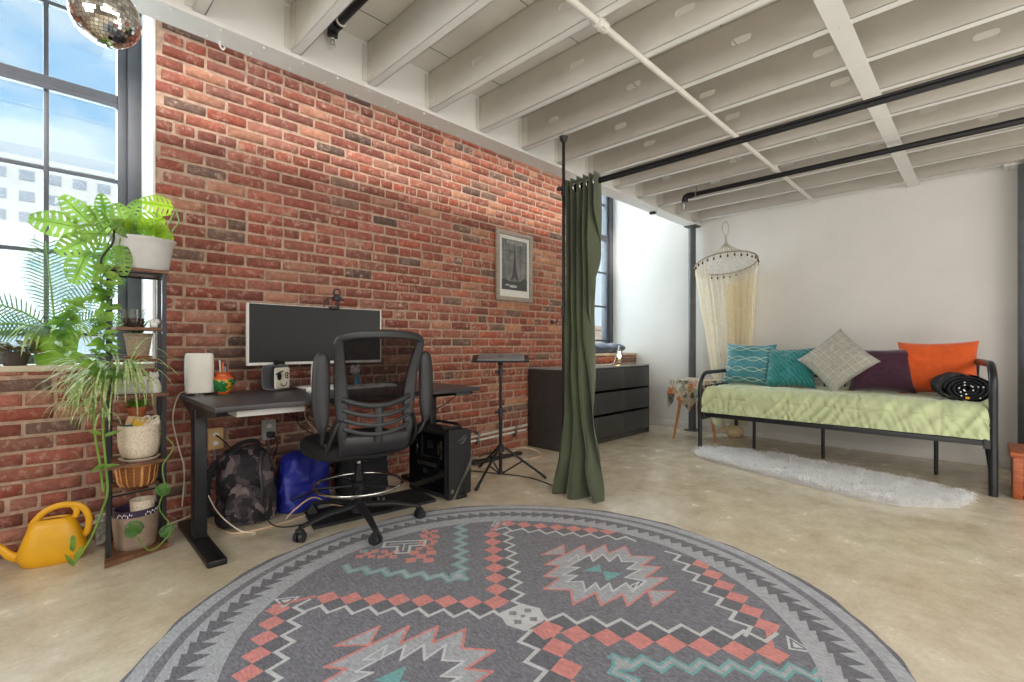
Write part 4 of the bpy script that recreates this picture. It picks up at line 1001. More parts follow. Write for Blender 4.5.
# part of the comforter hanging below the left end
def droop(u, w):
    a = 2 * pi * u; z = .03 - .155 * w; s_ = sqrt(max(0, 1 - max(0, (w - .3) / .7) ** 2)) if w < 1 else .001
    return (.16 + .13 * cos(a) * s_ + .01 * sin(3 * a), .885 + .045 * sin(a) * s_, z)
m = MB(); m.grid(droop, 24, 16, cu=True); m.build('hanging_corner', gcol, mt_)

# ------------------------------------------------------------------ pillows
def pillow_fn(w, h, t, seed):
    def f(u, v, side=1):
        a, b = 2 * u - 1, 2 * v - 1
        x = w / 2 * a * (1 - .09 * (1 - b * b) * abs(a) ** 1.5); z = h / 2 * b * (1 - .09 * (1 - a * a) * abs(b) ** 1.5)
        th = t / 2 * ((1 - a ** 4) * (1 - b ** 4)) ** .55 * (1 + .25 * noise.noise(V((a * 1.6, b * 1.6, seed + side))))
        cr = .006 * noise.noise(V((a * 5, b * 5, seed))) * (1 - a * a) * (1 - b * b) * 2
        return (x, -side * th + cr, z)
    return f
def pillow(w, h, t, seed, mt, name, label, loc, rot, group=None):
    f = pillow_fn(w, h, t, seed); m = MB()
    m.grid(lambda u, v: f(u, v, 1), 40, 40); m.grid(lambda u, v: f(u, v, -1), 40, 40)
    o = m.build(name, mt); o.location = loc; o.rotation_euler = rot; tag(o, label, 'cushion', 'pillows along the back of the daybed'); return o, f
Z0 = .60
def prot(tilt, yaw, roll=0): return (Matrix.Rotation(yaw, 3, 'Z') @ Matrix.Rotation(tilt, 3, 'X') @ Matrix.Rotation(roll, 3, 'Y')).to_euler()
def quilt_mat(name, c, kind):
    q = NT(name); v = q.coords(); wv = q.node('ShaderNodeTexWave'); wv.inputs['Scale'].default_value = 14; wv.inputs['Distortion'].default_value = 4; wv.inputs['Detail'].default_value = 1
    wv.bands_direction = 'DIAGONAL'; q.link(v, wv.inputs['Vector'])
    col = q.mix(q.ramp(wv.outputs['Fac'], [(.1, (0, 0, 0, 1)), (.6, (1, 1, 1, 1))]), rgb([x * .8 for x in c]), rgb(c)); q.link(col, q.b.inputs['Base Color'])
    q.b.inputs['Roughness'].default_value = .6; q.b.inputs['Sheen Weight'].default_value = .4; q.bump(wv.outputs['Fac'], .8, .01); return q.m
def stitch(o, f, curves, mt, r=.0022):
    m = MB()
    for c in curves:
        pts = [V(f(u, v, 1)) + V((0, -.002, 0)) for u, v in c]; m.tube(pts, r, 6)
    m.build('stitching', mt, o)
FY = -pi / 2   # pillow fronts (-y) turned to face -X
# front of pillow is local -Y; rotate so it faces -X
cream = mat('cream_thread', (215, 222, 190), .8)
o, f = pillow(.47, .43, .16, 1, mat('teal_blue', (44, 118, 128), .6, vs=6, c2=(70, 140, 152), sheen=.5, bump=.1), 'wavy_pillow', 'blue teal pillow with pale wavy lines, first from the left on the daybed', (5.13, 1.705, Z0 + .205), prot(radians(-14), FY + .03, .03))
cs = []
for k in range(4):
    for s_ in (1, -1):
        cs.append([(.03 + .94 * i / 60, .10 + .25 * k + s_ * .05 * cos(2 * pi * (1.6 * i / 60) + k * pi * 0)) for i in range(61)])
stitch(o, f, cs, cream)
o, f = pillow(.44, .39, .16, 2, quilt_mat('teal_quilt', (12, 132, 132), 1), 'quilted_pillow', 'bright teal quilted pillow, second from the left on the daybed', (5.07, 1.315, Z0 + .185), prot(radians(-18), FY - .12, -.05))
o, f = pillow(.44, .44, .15, 3, mat('grey_weave', (168, 164, 156), .9, var=.1, vs=60, bump=.5, bs=180), 'grey_pillow', 'light grey pillow standing on its corner in the middle of the daybed', (4.99, .935, Z0 + .265), prot(radians(-24), FY - .02, radians(45)))
cs = []
for k in range(1, 7):
    q = k / 7; cs.append([(.03 + .94 * i / 30, q) for i in range(31)]); cs.append([(q, .03 + .94 * i / 30) for i in range(31)])
stitch(o, f, cs, mat('pale_thread', (205, 208, 180), .9), .0018)
o, f = pillow(.46, .39, .16, 4, mat('plum', (62, 16, 44), .8, var=.1, sheen=.6, bump=.15, bs=200), 'plum_pillow', 'dark plum purple pillow between the grey and the orange pillows', (5.12, .64, Z0 + .185), prot(radians(-20), FY, -.03))
o, f = pillow(.50, .44, .18, 5, mat('orange_cloth', (226, 92, 26), .8, var=.06, sheen=.3, bump=.2, bs=180), 'orange_pillow', 'bright orange pillow at the right end of the daybed', (5.17, .285, Z0 + .215), prot(radians(-12), FY + .05, -.02))
# rolled blanket
def rollf(u, w):
    a = 2 * pi * u; x = -.2 + .4 * w; n = noise.noise(V((cos(a) * 2, sin(a) * 2, w * 3))) * .008
    return (x, (.135 + n) * cos(a), .10 + (.098 + n) * sin(a))
rb = thing('rolled_blanket', 'rolled black blanket with white specks at the right end of the daybed', 'blanket', (4.80, .14, Z0 - .005), radians(12))
def speck():
    q = NT('speckled_black'); v = q.coords(); vo = q.node('ShaderNodeTexVoronoi'); vo.inputs['Scale'].default_value = 22; vo.inputs['Randomness'].default_value = .5; q.link(v, vo.inputs['Vector'])
    c = q.ramp(vo.outputs['Distance'], [(.10, rgb((225, 220, 215))), (.13, rgb((30, 30, 36)))]); q.link(c, q.b.inputs['Base Color']); q.b.inputs['Roughness'].default_value = .85; q.bump(q.noise(70), .4, .006); return q.m
sm = speck()
m = MB(); m.grid(rollf, 48, 20, cu=True); m.build('outer_layer', sm, rb)
m = MB()
sp_ = []
for i in range(150):
    a = i / 150 * 2 * pi * 4.2; k = .93 - .82 * i / 150; sp_.append((cos(a) * .13 * k, .10 + .094 * k * sin(a)))
vs = []; 
for (y, z) in sp_: vs += [(-.207 + .012 * noise.noise(V((y * 30, z * 30, 1))), y, z), (.2, y, z)]
fs = [(2 * i, 2 * i + 2, 2 * i + 3, 2 * i + 1) for i in range(149)]
m.add(vs, fs); m.build('inner_roll', mat('black_wool', (26, 26, 32), .95, bump=.5, bs=100), rb, solid=.013, recalc=False)
m = MB()
random.seed(5)
for i in range(16): 
    k = random.randrange(20, 145); y, z = sp_[k]; m.sphere((-.212, y, z), .0055, 5)
m.build('speck', mat('white_wool', (225, 222, 218), .9), rb)
m = MB(); m.box(-.2165, -.208, -.01, .012, .03, .045, bev=.002); m.build('label_tag', mat('tag_orange', (220, 150, 30), .7), rb)

# ------------------------------------------------------------------ faux fur rug
random.seed(11)
poly = [(4.36, 1.92), (4.22, 1.86), (4.12, 1.62), (3.97, 1.17), (3.80, .60), (3.80, .36), (4.02, .10), (4.25, .05), (4.40, .12), (4.47, .32), (4.60, .80), (4.70, 1.30), (4.68, 1.72), (4.55, 1.9)]
def inside(x, y):
    c = False
    for i in range(len(poly)):
        x1, y1 = poly[i]; x2, y2 = poly[i - 1]
        if (y1 > y) != (y2 > y) and x < (x2 - x1) * (y - y1) / (y2 - y1) + x1: c = not c
    return c
fm = leaf_mat('white_fur', (254, 254, 254), (255, 255, 255))
fur = thing('fur_rug', 'long white faux fur rug on the floor in front of the daybed', 'rug', (4.25, 1.0, 0))
m = MB(); m.prism([((a - 4.25) * .96, (b - 1.0) * .98) for a, b in poly], 0, .02, 'z'); m.build('backing', fm, fur)
m = MB(); cnt = 0
while cnt < 26000:
    x, y = random.uniform(3.75, 4.75), random.uniform(0, 1.95)
    if not inside(x, y): continue
    cnt += 1; a = random.uniform(0, 2 * pi); l = random.uniform(.03, .07) if random.random() < .8 else random.uniform(.07, .1); cl = noise.noise(V((x * 14, y * 14, 0))) * 3
    dx, dy = cos(a + cl), sin(a + cl); dx = dx * .6 - .35; wv_ = random.uniform(.0010, .0022)
    hh = .02 + random.uniform(.012, .035) + .018 * noise.noise(V((x * 8, y * 8, 3)))
    x -= 4.25; y -= 1.0
    p = [(x, y, .012), (x + dx * l * .4, y + dy * l * .4, hh), (x + dx * l, y + dy * l, max(.004, hh * .8))]
    nx, ny = -dy * wv_, dx * wv_
    m.add([(p[0][0] - nx, p[0][1] - ny, p[0][2]), (p[0][0] + nx, p[0][1] + ny, p[0][2]), (p[1][0] + nx, p[1][1] + ny, p[1][2]), (p[1][0] - nx, p[1][1] - ny, p[1][2]), p[2]], [(0, 1, 2, 3), (3, 2, 4)])
m.build('fur', fm, fur, recalc=False)['kind'] = 'stuff'

# ------------------------------------------------------------------ side table with cloth
ts = thing('side_table', 'small wooden side table under a printed cloth beside the column', 'side table', (5.06, 2.22, 0))
m = MB(); m.lathe([(.001, .60), (.26, .60), (.265, .61), (.265, .625), (.26, .63), (.001, .63)], n=40); m.build('tabletop', M['light_wood'], ts)
for a in (radians(135), radians(15), radians(255)):
    m = MB(); m.tube([(.13 * cos(a), .13 * sin(a), .60), (.24 * cos(a), .24 * sin(a), .0)], [.02, .012], 12); m.build('leg', M['light_wood'], ts)
def cloth_mat():
    q = NT('printed_cloth'); v = q.coords(); n1 = q.noise(9, 3, .6, v); n2 = q.noise(14, 3, .5, q.coords((1.5, .7, 1)))
    c = q.ramp(n1, [(.36, rgb((78, 70, 68))), (.43, rgb((140, 132, 120))), (.5, rgb((196, 188, 168))), (.56, rgb((188, 176, 156))), (.61, rgb((186, 116, 70)))])
    k = q.ramp(n2, [(.55, (0, 0, 0, 1)), (.6, (1, 1, 1, 1))]); c = q.mix(k, c, rgb((150, 156, 130)))
    g = q.node('ShaderNodeNewGeometry'); s_ = q.node('ShaderNodeSeparateXYZ'); q.link(g.outputs['Normal'], s_.inputs[0])
    q.link(c, q.b.inputs['Base Color']); q.b.inputs['Roughness'].default_value = .85; return q.m
S = .86
def clf(u, w):
    x, y = (u - .5) * S, (w - .5) * S; an = radians(52); x, y = x * cos(an) - y * sin(an), x * sin(an) + y * cos(an)
    r = sqrt(x * x + y * y); R_ = .268
    if r <= R_: return (x, y, .634)
    a = atan2(y, x); ex = r - R_; z = .634 - ex * .97; rr = R_ + .012 * min(1, ex * 8) + (.035 * sin(a * 9) + .02 * sin(a * 5 + 1)) * min(1, ex * 5)
    return (rr * cos(a), rr * sin(a), z)
m = MB(); m.grid(clf, 90, 90); cl = m.build('table_cloth', cloth_mat(), recalc=False); cl.location = (5.06, 2.22, 0); tag(cl, 'printed grey and orange cloth draped over the side table', 'tablecloth')

# ------------------------------------------------------------------ canopy
cn = thing('bed_canopy', 'cream hanging canopy with beaded ring over the left end of the daybed', 'canopy', (5.27, 1.99, 0))
lace = sheer_mat('cream_gauze', (248, 240, 220), .6, translucent=.5); lace2 = sheer_mat('cream_gauze_dense', (246, 232, 200), .7, translucent=.5)
RC, RZ = .31, 1.87; tl = V((-.55, -.55, 0)).normalized()
def ringp(a, r=RC, dz=0):
    x, y = r * cos(a), r * sin(a); d = (x * tl.x + y * tl.y); return (x, y, RZ + dz + d * .24)
m = MB(); m.tube([ringp(2 * pi * k / 48) for k in range(48)], .007, 8, closed=True); rg = m.build('ring', mat('ring_wrap', (150, 140, 125), .6), cn)
m = MB(); m.grid(lambda u, w: (lambda p, q: (p[0] * q, p[1] * q, 2.10 + (p[2] - 2.10) * w ** .8))(ringp(2 * pi * u), .03 + .97 * w ** 1.25), 48, 14, cu=True); m.build('crown', sheer_mat('crown_lace', (240, 236, 226), .4), cn, recalc=False)
m = MB()
for k in range(24):
    a = 2 * pi * k / 24; p = ringp(a); m.tube([(p[0] * q, p[1] * q, 2.10 + (p[2] - 2.10) * ((q - .03) / .97) ** .64) for q in (.05, .2, .4, .7, 1.0)], .0022, 5)
m.build('crown_cord', mat('cord', (214, 206, 190), .8), cn)
m = MB(); m.lathe([(.05, 2.045), (.02, 2.09), (.010, 2.13), (.012, 2.16), (.006, 2.18)], n=16); m.tube(smooth_path([(0, 0, 2.16), (-.03, .02, 2.22), (-.028, .02, 2.28), (0, 0, 2.32), (.028, -.02, 2.28), (.03, -.02, 2.22), (0, 0, 2.16)], 6), .006, 8); m.tube([(0, 0, 2.318), (0.06, 0, 2.36), (.12, 0, 2.42)], .0018, 5); m.build('hanging_loop', mat('rope', (190, 182, 166), .8), cn)
bead = mat('brown_bead', (84, 44, 28), .5)
m = MB()
for k in range(30):
    a = 2 * pi * k / 30; p = ringp(a, RC + .004, -.035 - .006 * (k % 2)); m.sphere(p, .010, 6, sc=(1, 1, 1.5)); m.tube([ringp(a, RC + .002), p], .0015, 5)
m.build('bead', bead, cn)['kind'] = 'stuff'
def veil(u, w, rs=1.0, open_=0.0):
    a = radians(-135) + radians(62) + (2 * pi - radians(124)) * u
    top = ringp(a); t_ = w
    r = RC * (1 - .62 * t_ ** .9) * rs; r += .018 * sin(a * 17) * min(1, t_ * 4) + .008 * sin(a * 31 + 3 * t_)
    cx_, cy_ = .16 * t_, -.02 * t_
    z = top[2] + (0.12 - top[2]) * t_
    return (cx_ + r * cos(a), cy_ + r * sin(a), z)
m = MB(); m.grid(lambda u, w: veil(u, w), 170, 40); m.build('veil', lace, cn, recalc=False)
m = MB()
m.grid(lambda u, w: (lambda a: (.16 * w + (RC * .96 * (1 - .62 * w ** .9) + .01 * sin(a * 21)) * cos(a), -.02 * w + (RC * .96 * (1 - .62 * w ** .9) + .01 * sin(a * 21)) * sin(a), ringp(a)[2] - .12 + (.13 - ringp(a)[2] + .12) * w))(-1.1 + 1.5 * u), 70, 30)
m.build('inner_veil', lace2, cn, recalc=False)
m = MB(); m.lathe([(.05, .13), (.085, .10), (.095, .055), (.07, .015), (.04, .002), (.001, .0)], (.16, -.03, 0), 24); m.tube(smooth_path([(.09, .01, .10), (.03, .06, .09), (.0, .08, .05)], 5), [.03, .028, .026, .024, .022, .02, .022, .026, .026, .02, .01], 10)
m.build('gathered_hem', mat('cream_cloth', (226, 204, 160), .9, var=.08, bump=.4, bs=40), cn)

# ------------------------------------------------------------------ wooden chest at the right edge
nb = thing('wooden_chest', 'low reddish wooden chest at the right edge beyond the daybed', 'chest', (4.53, -.62, 0))
m = MB(); m.box(.0, .42, .0, .50, .02, .27, bev=.004); m.build('body', M['cherry_wood'], nb)
m = MB(); m.box(-.015, .435, -.015, .515, .27, .302, bev=.006); m.build('lid', M['cherry_wood'], nb)
for y in (.0, .455):
    m = MB(); m.box(-.012, .03, y, y + .045, 0, .27, bev=.003); m.build('post', M['cherry_wood'], nb)
    m = MB(); m.box(.39, .42, y, y + .045, 0, .27, bev=.003); m.build('post', M['cherry_wood'], nb)
for a, b in ((.225, .27), (.03, .07)): m = MB(); m.box(-.006, 0.02, .045, .455, a, b); m.build('rail', M['cherry_wood'], nb, smooth=False)
m = MB(); m.box(-.012, 0, .10, .40, .09, .205, bev=.004); m.sphere((-.02, .25, .15), .012, 8); m.build('drawer', M['cherry_wood'], nb)

# ------------------------------------------------------------------ round rug with its woven pattern
RX, RY, RR = 1.27, 1.22, 1.23
def rug_mat(name, c, k=.36):
    q = NT(name); v = q.coords((1, 1, 1)); n = q.noise(130, 5, .85, q.coords((1, .3, 1))); n2 = q.noise(14, 5, .7, v)
    a = q.ramp(n, [(.3, rgb([x * (1 - k) for x in c])), (.7, rgb([min(255, x * (1 + k) + 8) for x in c]))])
    c2 = q.mix(.35, a, q.ramp(n2, [(.3, (.6, .6, .6, 1)), (.7, (1.25, 1.25, 1.25, 1))]), 'MULTIPLY'); q.link(c2, q.b.inputs['Base Color']); q.b.inputs['Roughness'].default_value = 1; q.b.inputs['Sheen Weight'].default_value = .2
    q.bump(n, .3, .003); return q.m
RM = [rug_mat('rug_dark', (100, 100, 108)), rug_mat('rug_light', (156, 159, 165), .2), rug_mat('rug_mid', (118, 118, 122)), rug_mat('rug_coral', (200, 126, 120), .16), rug_mat('rug_white', (192, 194, 196), .1), rug_mat('rug_teal', (104, 158, 160), .14), rug_mat('rug_charcoal', (86, 86, 93))]
m = MB()
def circ(r, n=180): return [(r * cos(2 * pi * k / n), r * sin(2 * pi * k / n)) for k in range(n)]
def wob(a): return RR + .008 * sin(a * 7) + .005 * sin(a * 19 + 1) + .003 * sin(a * 43)
nn = 240
ed = [(wob(2 * pi * k / nn) * cos(2 * pi * k / nn), wob(2 * pi * k / nn) * sin(2 * pi * k / nn)) for k in range(nn)]
m.prism(ed, 0, .0062, 'z', 6)
zc = [.0064]
def annulus(r0, r1, mi, z):
    n = 180; vs = [(r * cos(2 * pi * k / n), r * sin(2 * pi * k / n), z) for r in (r0, r1) for k in range(n)]
    m.add(vs, [(k, (k + 1) % n, n + (k + 1) % n, n + k) for k in range(n)], mi)
PC_ = [0]
def poly2(pts, mi, z):
    PC_[0] += 1; z += (PC_[0] % 60) * 1.5e-6
    m.add([(x, y, z) for x, y in pts], [tuple(range(len(pts)))], mi)
m.add([(x, y, .0066) for x, y in circ(1.0)], [tuple(range(180))], 0)
annulus(1.165, 1.215, 1, .0066); annulus(1.13, 1.165, 0, .0066); annulus(.955, 1.13, 1, .0078)
for k in range(108):
    th = radians(k * 360 / 108 + 1); r = 1.06; d0 = math.degrees(th); d0 = (d0 + 180) % 360 - 180
    phi = radians(-45 + .25 * (d0 - 45)) if -135 < d0 else radians(135 + .25 * (d0 + 135))
    if d0 < -135: phi = radians(-45 + .25 * (-135 - 45) + 0 * d0)
    c = V((r * cos(th), r * sin(th))); dv = V((cos(phi), sin(phi))); nv = V((-dv.y, dv.x))
    poly2([c - dv * .036 + nv * .043, c - dv * .036 - nv * .043, c + dv * .048], 6, .0082)
# everything below is measured about the pattern centre
ox, oy = 1.29 - RX, 1.19 - RY
def PP(p): return (p[0] + ox, p[1] + oy)
def clipped(pts, rmax=.955): return all(sqrt((p[0] + ox) ** 2 + (p[1] + oy) ** 2) < rmax for p in pts)
def lozenge(c, a, b, mi, z=.0072):
    pts = [(c[0] + a[0], c[1] + a[1]), (c[0] + b[0], c[1] + b[1]), (c[0] - a[0], c[1] - a[1]), (c[0] - b[0], c[1] - b[1])]
    if clipped(pts, .99): poly2([PP(p) for p in pts], mi, z)
def stroke(pts, w, mi, z=.0075, closed=False):
    n = len(pts); P_ = [V(p) for p in pts]
    for i in range(n if closed else n - 1):
        a, b = P_[i], P_[(i + 1) % n]
        if not clipped([a, b], .98): continue
        d = (b - a).normalized(); nv = V((-d.y, d.x)) * w / 2; a2 = a - d * w / 2; b2 = b + d * w / 2
        poly2([PP(a2 + nv), PP(a2 - nv), PP(b2 - nv), PP(b2 + nv)], mi, z + .00002 * (i % 3))
def chain(p0, p1, n, side, key=''):
    # coral lozenges p0..p1 with dark squares and a pale zigzag on one side
    a = V(p0); b = V(p1); st = (b - a) / (n - 1); h = st / 2; q = V((-st.y, st.x)).normalized() * st.length / 2
    for i in range(n):
        c = a + st * i
        if key in ('v', 'b') and i == n - 1 and False: continue
        # squares that touch at their corners along the chain
        lozenge(c, (h.x * 1.0, h.y * 1.0), (q.x, q.y), 3)
    q2 = q * side
    for i in range(n - 1):
        c = a + st * (i + .5) + q2 * 1.0; lozenge(c, (h.x * .95, h.y * .95), (q.x * .95, q.y * .95), 6, .0071)
    zz = []
    for i in range(-1, n):
        zz.append(a + st * i + q2 * 1.25); zz.append(a + st * (i + .5) + q2 * 2.25)
    stroke(zz[1:], .014, 4, .0074)
def mir(p): return (-.02 - p[0], p[1])
DC = {'v': ((.431, .654), (-.004, .158), 8), 't': ((.600, .705), (.943, .171), 8), 'r': ((.928, -.198), (.553, -.637), 7), 'b': ((.40, -.70), (-.019, -.101), 8)}
for key, (p0, p1, n) in DC.items():
    ctr = V((.49, .0)); mid = (V(p0) + V(p1)) / 2; st = V(p1) - V(p0); q = V((-st.y, st.x)); side = 1 if q.dot(ctr - mid) > 0 else -1
    chain(p0, p1, n, side)
    chain(mir(p0), mir(p1), n, -side, key)
for f_ in (lambda p: p, mir):
    for tri in ([(.50, .74), (.585, .79), (.585, .70)], [(.46, -.73), (.50, -.80), (.54, -.70)]):
        pts = [f_(p) for p in tri]; poly2([PP(p) for p in pts], 4, .0073)
        c = sum((V(p) for p in pts), V((0, 0))) / 3; stroke([c + (V(p) - c) * .55 for p in pts], .008, 0, .0077, True)
    for a, b in (((.47, .70), (.60, .74)), ((.40, -.70), (.553, -.637))): stroke([f_(a), f_(b)], .018, 3, .0074)
# medallion
hexa = [(-.055, .095), (.052, .08), (.075, .01), (.035, -.055), (-.07, -.05), (-.09, .02)]
poly2([PP(p) for p in hexa], 4, .0074)
for k in range(4):
    a = k * pi / 2 + .3; c = (-.008 + .042 * cos(a), .018 + .042 * sin(a)); lozenge(c, (.018, 0), (0, .018), 2, .0077)
lozenge((-.008, .018), (.012, .0), (0, .012), 2, .0077)
# stars, traced on the floor plane
star = [V(p) for p in [(0.6602, 0.232), (0.5848, 0.1662), (0.7327, 0.1585), (0.6637, 0.0945), (0.7905, 0.0776), (0.7141, 0.0024), (0.7813, -0.0818), (0.6589, -0.0846), (0.7059, -0.1506), (0.5769, -0.1527), (0.6306, -0.2204), (0.4895, -0.2132), (0.3213, -0.2175), (0.3849, -0.1574), (0.2546, -0.1446), (0.3173, -0.0743), (0.1841, -0.0652), (0.2641, 0.0093), (0.1915, 0.0919), (0.31, 0.1045), (0.2762, 0.1622), (0.4019, 0.1758), (0.359, 0.2305)]]
inner = [V(p) for p in [(0.5887, 0.1459), (0.5415, 0.0946), (0.6361, 0.106), (0.5939, 0.0415), (0.6876, 0.0538), (0.6319, -0.0009), (0.6769, -0.0541), (0.585, -0.057), (0.6219, -0.1017), (0.5111, -0.0926), (0.5419, -0.1697), (0.4256, -0.1753), (0.4734, -0.1194), (0.375, -0.118), (0.4195, -0.0712), (0.3476, -0.0753), (0.3843, -0.0291), (0.2973, -0.0392), (0.357, 0.0178), (0.3044, 0.0614), (0.3824, 0.0646), (0.3418, 0.1126), (0.448, 0.1035), (0.4153, 0.1439)]]
tris = [[V(p) for p in q] for q in [[(0.4274, 0.3093), (0.5886, 0.3046), (0.5081, 0.2357)], [(0.4803, -0.2158), (0.5501, -0.2955), (0.3904, -0.2876)]]]
itri = [[V(p) for p in q] for q in [[(0.4591, 0.1782), (0.547, 0.1881), (0.4991, 0.1415)], [(0.4609, -0.1445), (0.5161, -0.1532), (0.4424, -0.1714)]]]
teal = [[V(p) for p in q] for q in [[(0.4302, 0.0715), (0.5376, 0.0569), (0.4803, 0.0067)], [(0.4918, 0.009), (0.5342, -0.0653), (0.4278, -0.054)]]]
for off in (V((0, 0)), V((-.998, .03))):
    T_ = lambda pts: [p + off for p in pts]
    poly2([PP(p) for p in T_(star)], 1, .0074); stroke(T_(star), .010, 3, .0076, True)
    poly2([PP(p) for p in T_(inner)], 0, .0077); stroke(T_(inner), .009, 4, .0079, True)
    for t_ in tris: poly2([PP(p) for p in T_(t_)], 1, .0074); stroke(T_(t_), .009, 3, .0076, True)
    for t_ in itri: stroke(T_(t_), .007, 4, .0082, True)
    for t_ in teal: poly2([PP(p) for p in T_(t_)], 5, .008)
# teal zigzag and the stepped cross between the diamonds, above and below
def region(sy, cy):
    F_ = lambda x, y: V((x, cy + sy * y))
    ap = (.01, .40)
    for tgt in ((.44, .92), (-.31, .87)):
        zz = []; a = V(ap); b = V(tgt); d = (b - a); L_ = d.length; d.normalize(); q = V((-d.y, d.x)); n = int(L_ / .045)
        for i in range(n + 1): 
            p = a + d * (i * .045) + q * (.022 * (1 if i % 2 else -1)); zz.append(F_(p.x, p.y))
        stroke(zz, .034, 5, .0073); stroke(zz, .014, 1, .0076)
    c = F_(.015, .425); lozenge(c, (.045, 0), (0, .045), 5, .0075); lozenge(c, (.03, 0), (0, .03), 1, .0078)
    # coral stepped blocks
    B = [((-.145, .905), 1.35), ((-.075, .83), 1.35), ((.02, .70), 1.9), ((.10, .78), 1.2), ((.165, .84), 1.4), ((.21, .905), 1.3)]
    for (p, k) in B:
        for dx, dy in ((0, 0), (.03, 0), (-.03, 0), (0, .03), (0, -.03)):
            c = F_(p[0] + dx * k, p[1] + dy * k); q = .017 * k; lozenge(c, (q, q * .2), (-q * .2, q), 3, .00735)
    u_, v_ = V((.62, .78)), V((.78, -.62))
    base = V((.045, .88))
    G = lambda s_, t_: (lambda p: F_(p.x, p.y))(base + u_ * s_ + v_ * t_)
    cross = [G(-.03, -.10), G(.03, -.10), G(.03, .10), G(-.03, .10), G(-.03, .03), G(-.11, .03), G(-.11, -.03), G(-.03, -.03)]
    stroke(cross, .014, 4, .0075, True)
    k2 = [G(0, -.07), G(0, .07)]; stroke(k2, .008, 4, .0076); stroke([G(0, 0), G(-.08, 0)], .008, 4, .0076)
    lozenge(F_(-.14, 1.0 - .06), (.02, 0), (0, .02), 5, .0076)
region(1, 0); region(-1, .04)
rug = m.build('round_rug', RM, smooth=False, recalc=False); rug.location = (RX, RY, 0.001)
tag(rug, 'large round grey rug with coral, white and teal woven pattern', 'rug')
# ------------------------------------------------------------------ plant stand
st = thing('plant_stand', 'tall narrow black plant stand with brown boards beside the window', 'plant stand', (.39, 2.98, 0))
def sr(x, y, z): return (x - .39, y - 2.98, z)
posts = [(.272, 2.87), (.487, 2.90), (.497, 3.09), (.302, 3.12)]
TOPZ = 1.352
for x, y in posts:
    m = MB(); m.box(x - .39 - .009, x - .39 + .009, y - 2.98 - .009, y - 2.98 + .009, .026, TOPZ); m.build('post', M['black_metal'], st, smooth=False)
def board(z, pts, nm='shelf'):
    m = MB(); m.prism([(x - .39, y - 2.98) for x, y in pts], z - .014, z, 'z'); return m.build(nm, M['shelf_wood'], st, smooth=False)
full = [(.262, 2.855), (.505, 2.885), (.512, 3.105), (.29, 3.135)]
back = [(.30, 2.99), (.48, 2.99), (.488, 3.11), (.30, 3.135)]
mid = [(.30, 2.872), (.478, 2.895), (.487, 3.05), (.30, 3.06)]
for z in (1.366, .763, .44): board(z, full)
m = MB(); m.prism([(x - .39, y - 2.98) for x, y in [(.252, 2.80), (.50, 2.87), (.52, 3.105), (.285, 3.14)]], 0.004, .026, 'z'); m.build('base_board', M['shelf_wood'], st, smooth=False)
board(1.085, mid)
for z in (.93, .625, .31): board(z, back)
for z in (1.345, .30):
    m = MB(); m.tube([sr(*posts[q], z) for q in range(4)], .005, 8, closed=True); m.build('rail', M['black_metal'], st)
m = MB()
for x, y in posts: m.box(x - .39 - .012, x - .39 + .012, y - 2.98 - .012, y - 2.98 + .012, 0, .004)
m.build('foot', M['black_plastic'], st, smooth=False)

# ------------------------------------------------------------------ leaf makers
def frame_of(d, nrm):
    d = V(d).normalized(); n = V(nrm); n = (n - d * n.dot(d))
    if n.length < 1e-4: n = d.orthogonal()
    n.normalize(); s_ = d.cross(n); return d, s_, n
def monstera_leaf(m, base, d, nrm, L, Wd, droop=.25, holes=True):
    d, s_, n = frame_of(d, nrm); N = 7; base = V(base)
    def pt(t, w, sgn): # t along midrib, w across 0..1
        hw_ = Wd * (sin(pi * min(1, (t * .86 + .14))) ** .6) * (1.15 - .35 * t)
        p = base + d * (L * t) - n * (droop * L * t * t) + s_ * (sgn * w * hw_) + d * (w * hw_ * .22) - n * (w * w * hw_ * .25)
        return p
    for sgn in (1, -1):
        for k in range(N):
            t0 = .01 + .95 * k / N; t1 = t0 + .95 / N; g = (t1 - t0) * .10
            # joined near the midrib, slit in the middle, joined or split at the edge
            rows = [(0, 0, 0), (.22, 0, 0), (.34, g * 1.6, g * 1.6) if holes else (.34, 0, 0), (.68, g * 1.9, g * 1.9) if holes else (.68, 0, 0), (.84, 0, 0) if (k % 3 != 1 or not holes) else (.84, g, g), (1.0, g * .6, g * .6)]
            vs = []; 
            for (w, ga, gb) in rows:
                vs += [pt(max(0, t0 + ga), w, sgn), pt(t1 - gb, w, sgn)]
            m.add(vs, [(2 * i, 2 * i + 1, 2 * i + 3, 2 * i + 2) for i in range(len(rows) - 1)])
    m.tube([base + d * (L * t) - n * (droop * L * t * t - .001) for t in (0, .3, .6, .97)], [.0022, .0018, .0014, .0006], 5)
def heart_leaf(m, base, d, nrm, L, Wd, droop=.2):
    d, s_, n = frame_of(d, nrm); base = V(base); K = 8
    def pt(t, w): 
        hw_ = Wd * (sin(pi * min(1, t ** .62)) if t < 1 else 0); return base + d * (L * (t - .12 * abs(w) * (1 - t))) - n * (droop * L * t * t) + s_ * (w * hw_) + n * (abs(w) * hw_ * .25)
    vs = [pt(i / K, w) for i in range(K + 1) for w in (-1, -.5, 0, .5, 1)]
    m.add(vs, [(i * 5 + j, i * 5 + j + 1, i * 5 + 5 + j + 1, i * 5 + 5 + j) for i in range(K) for j in range(4)])
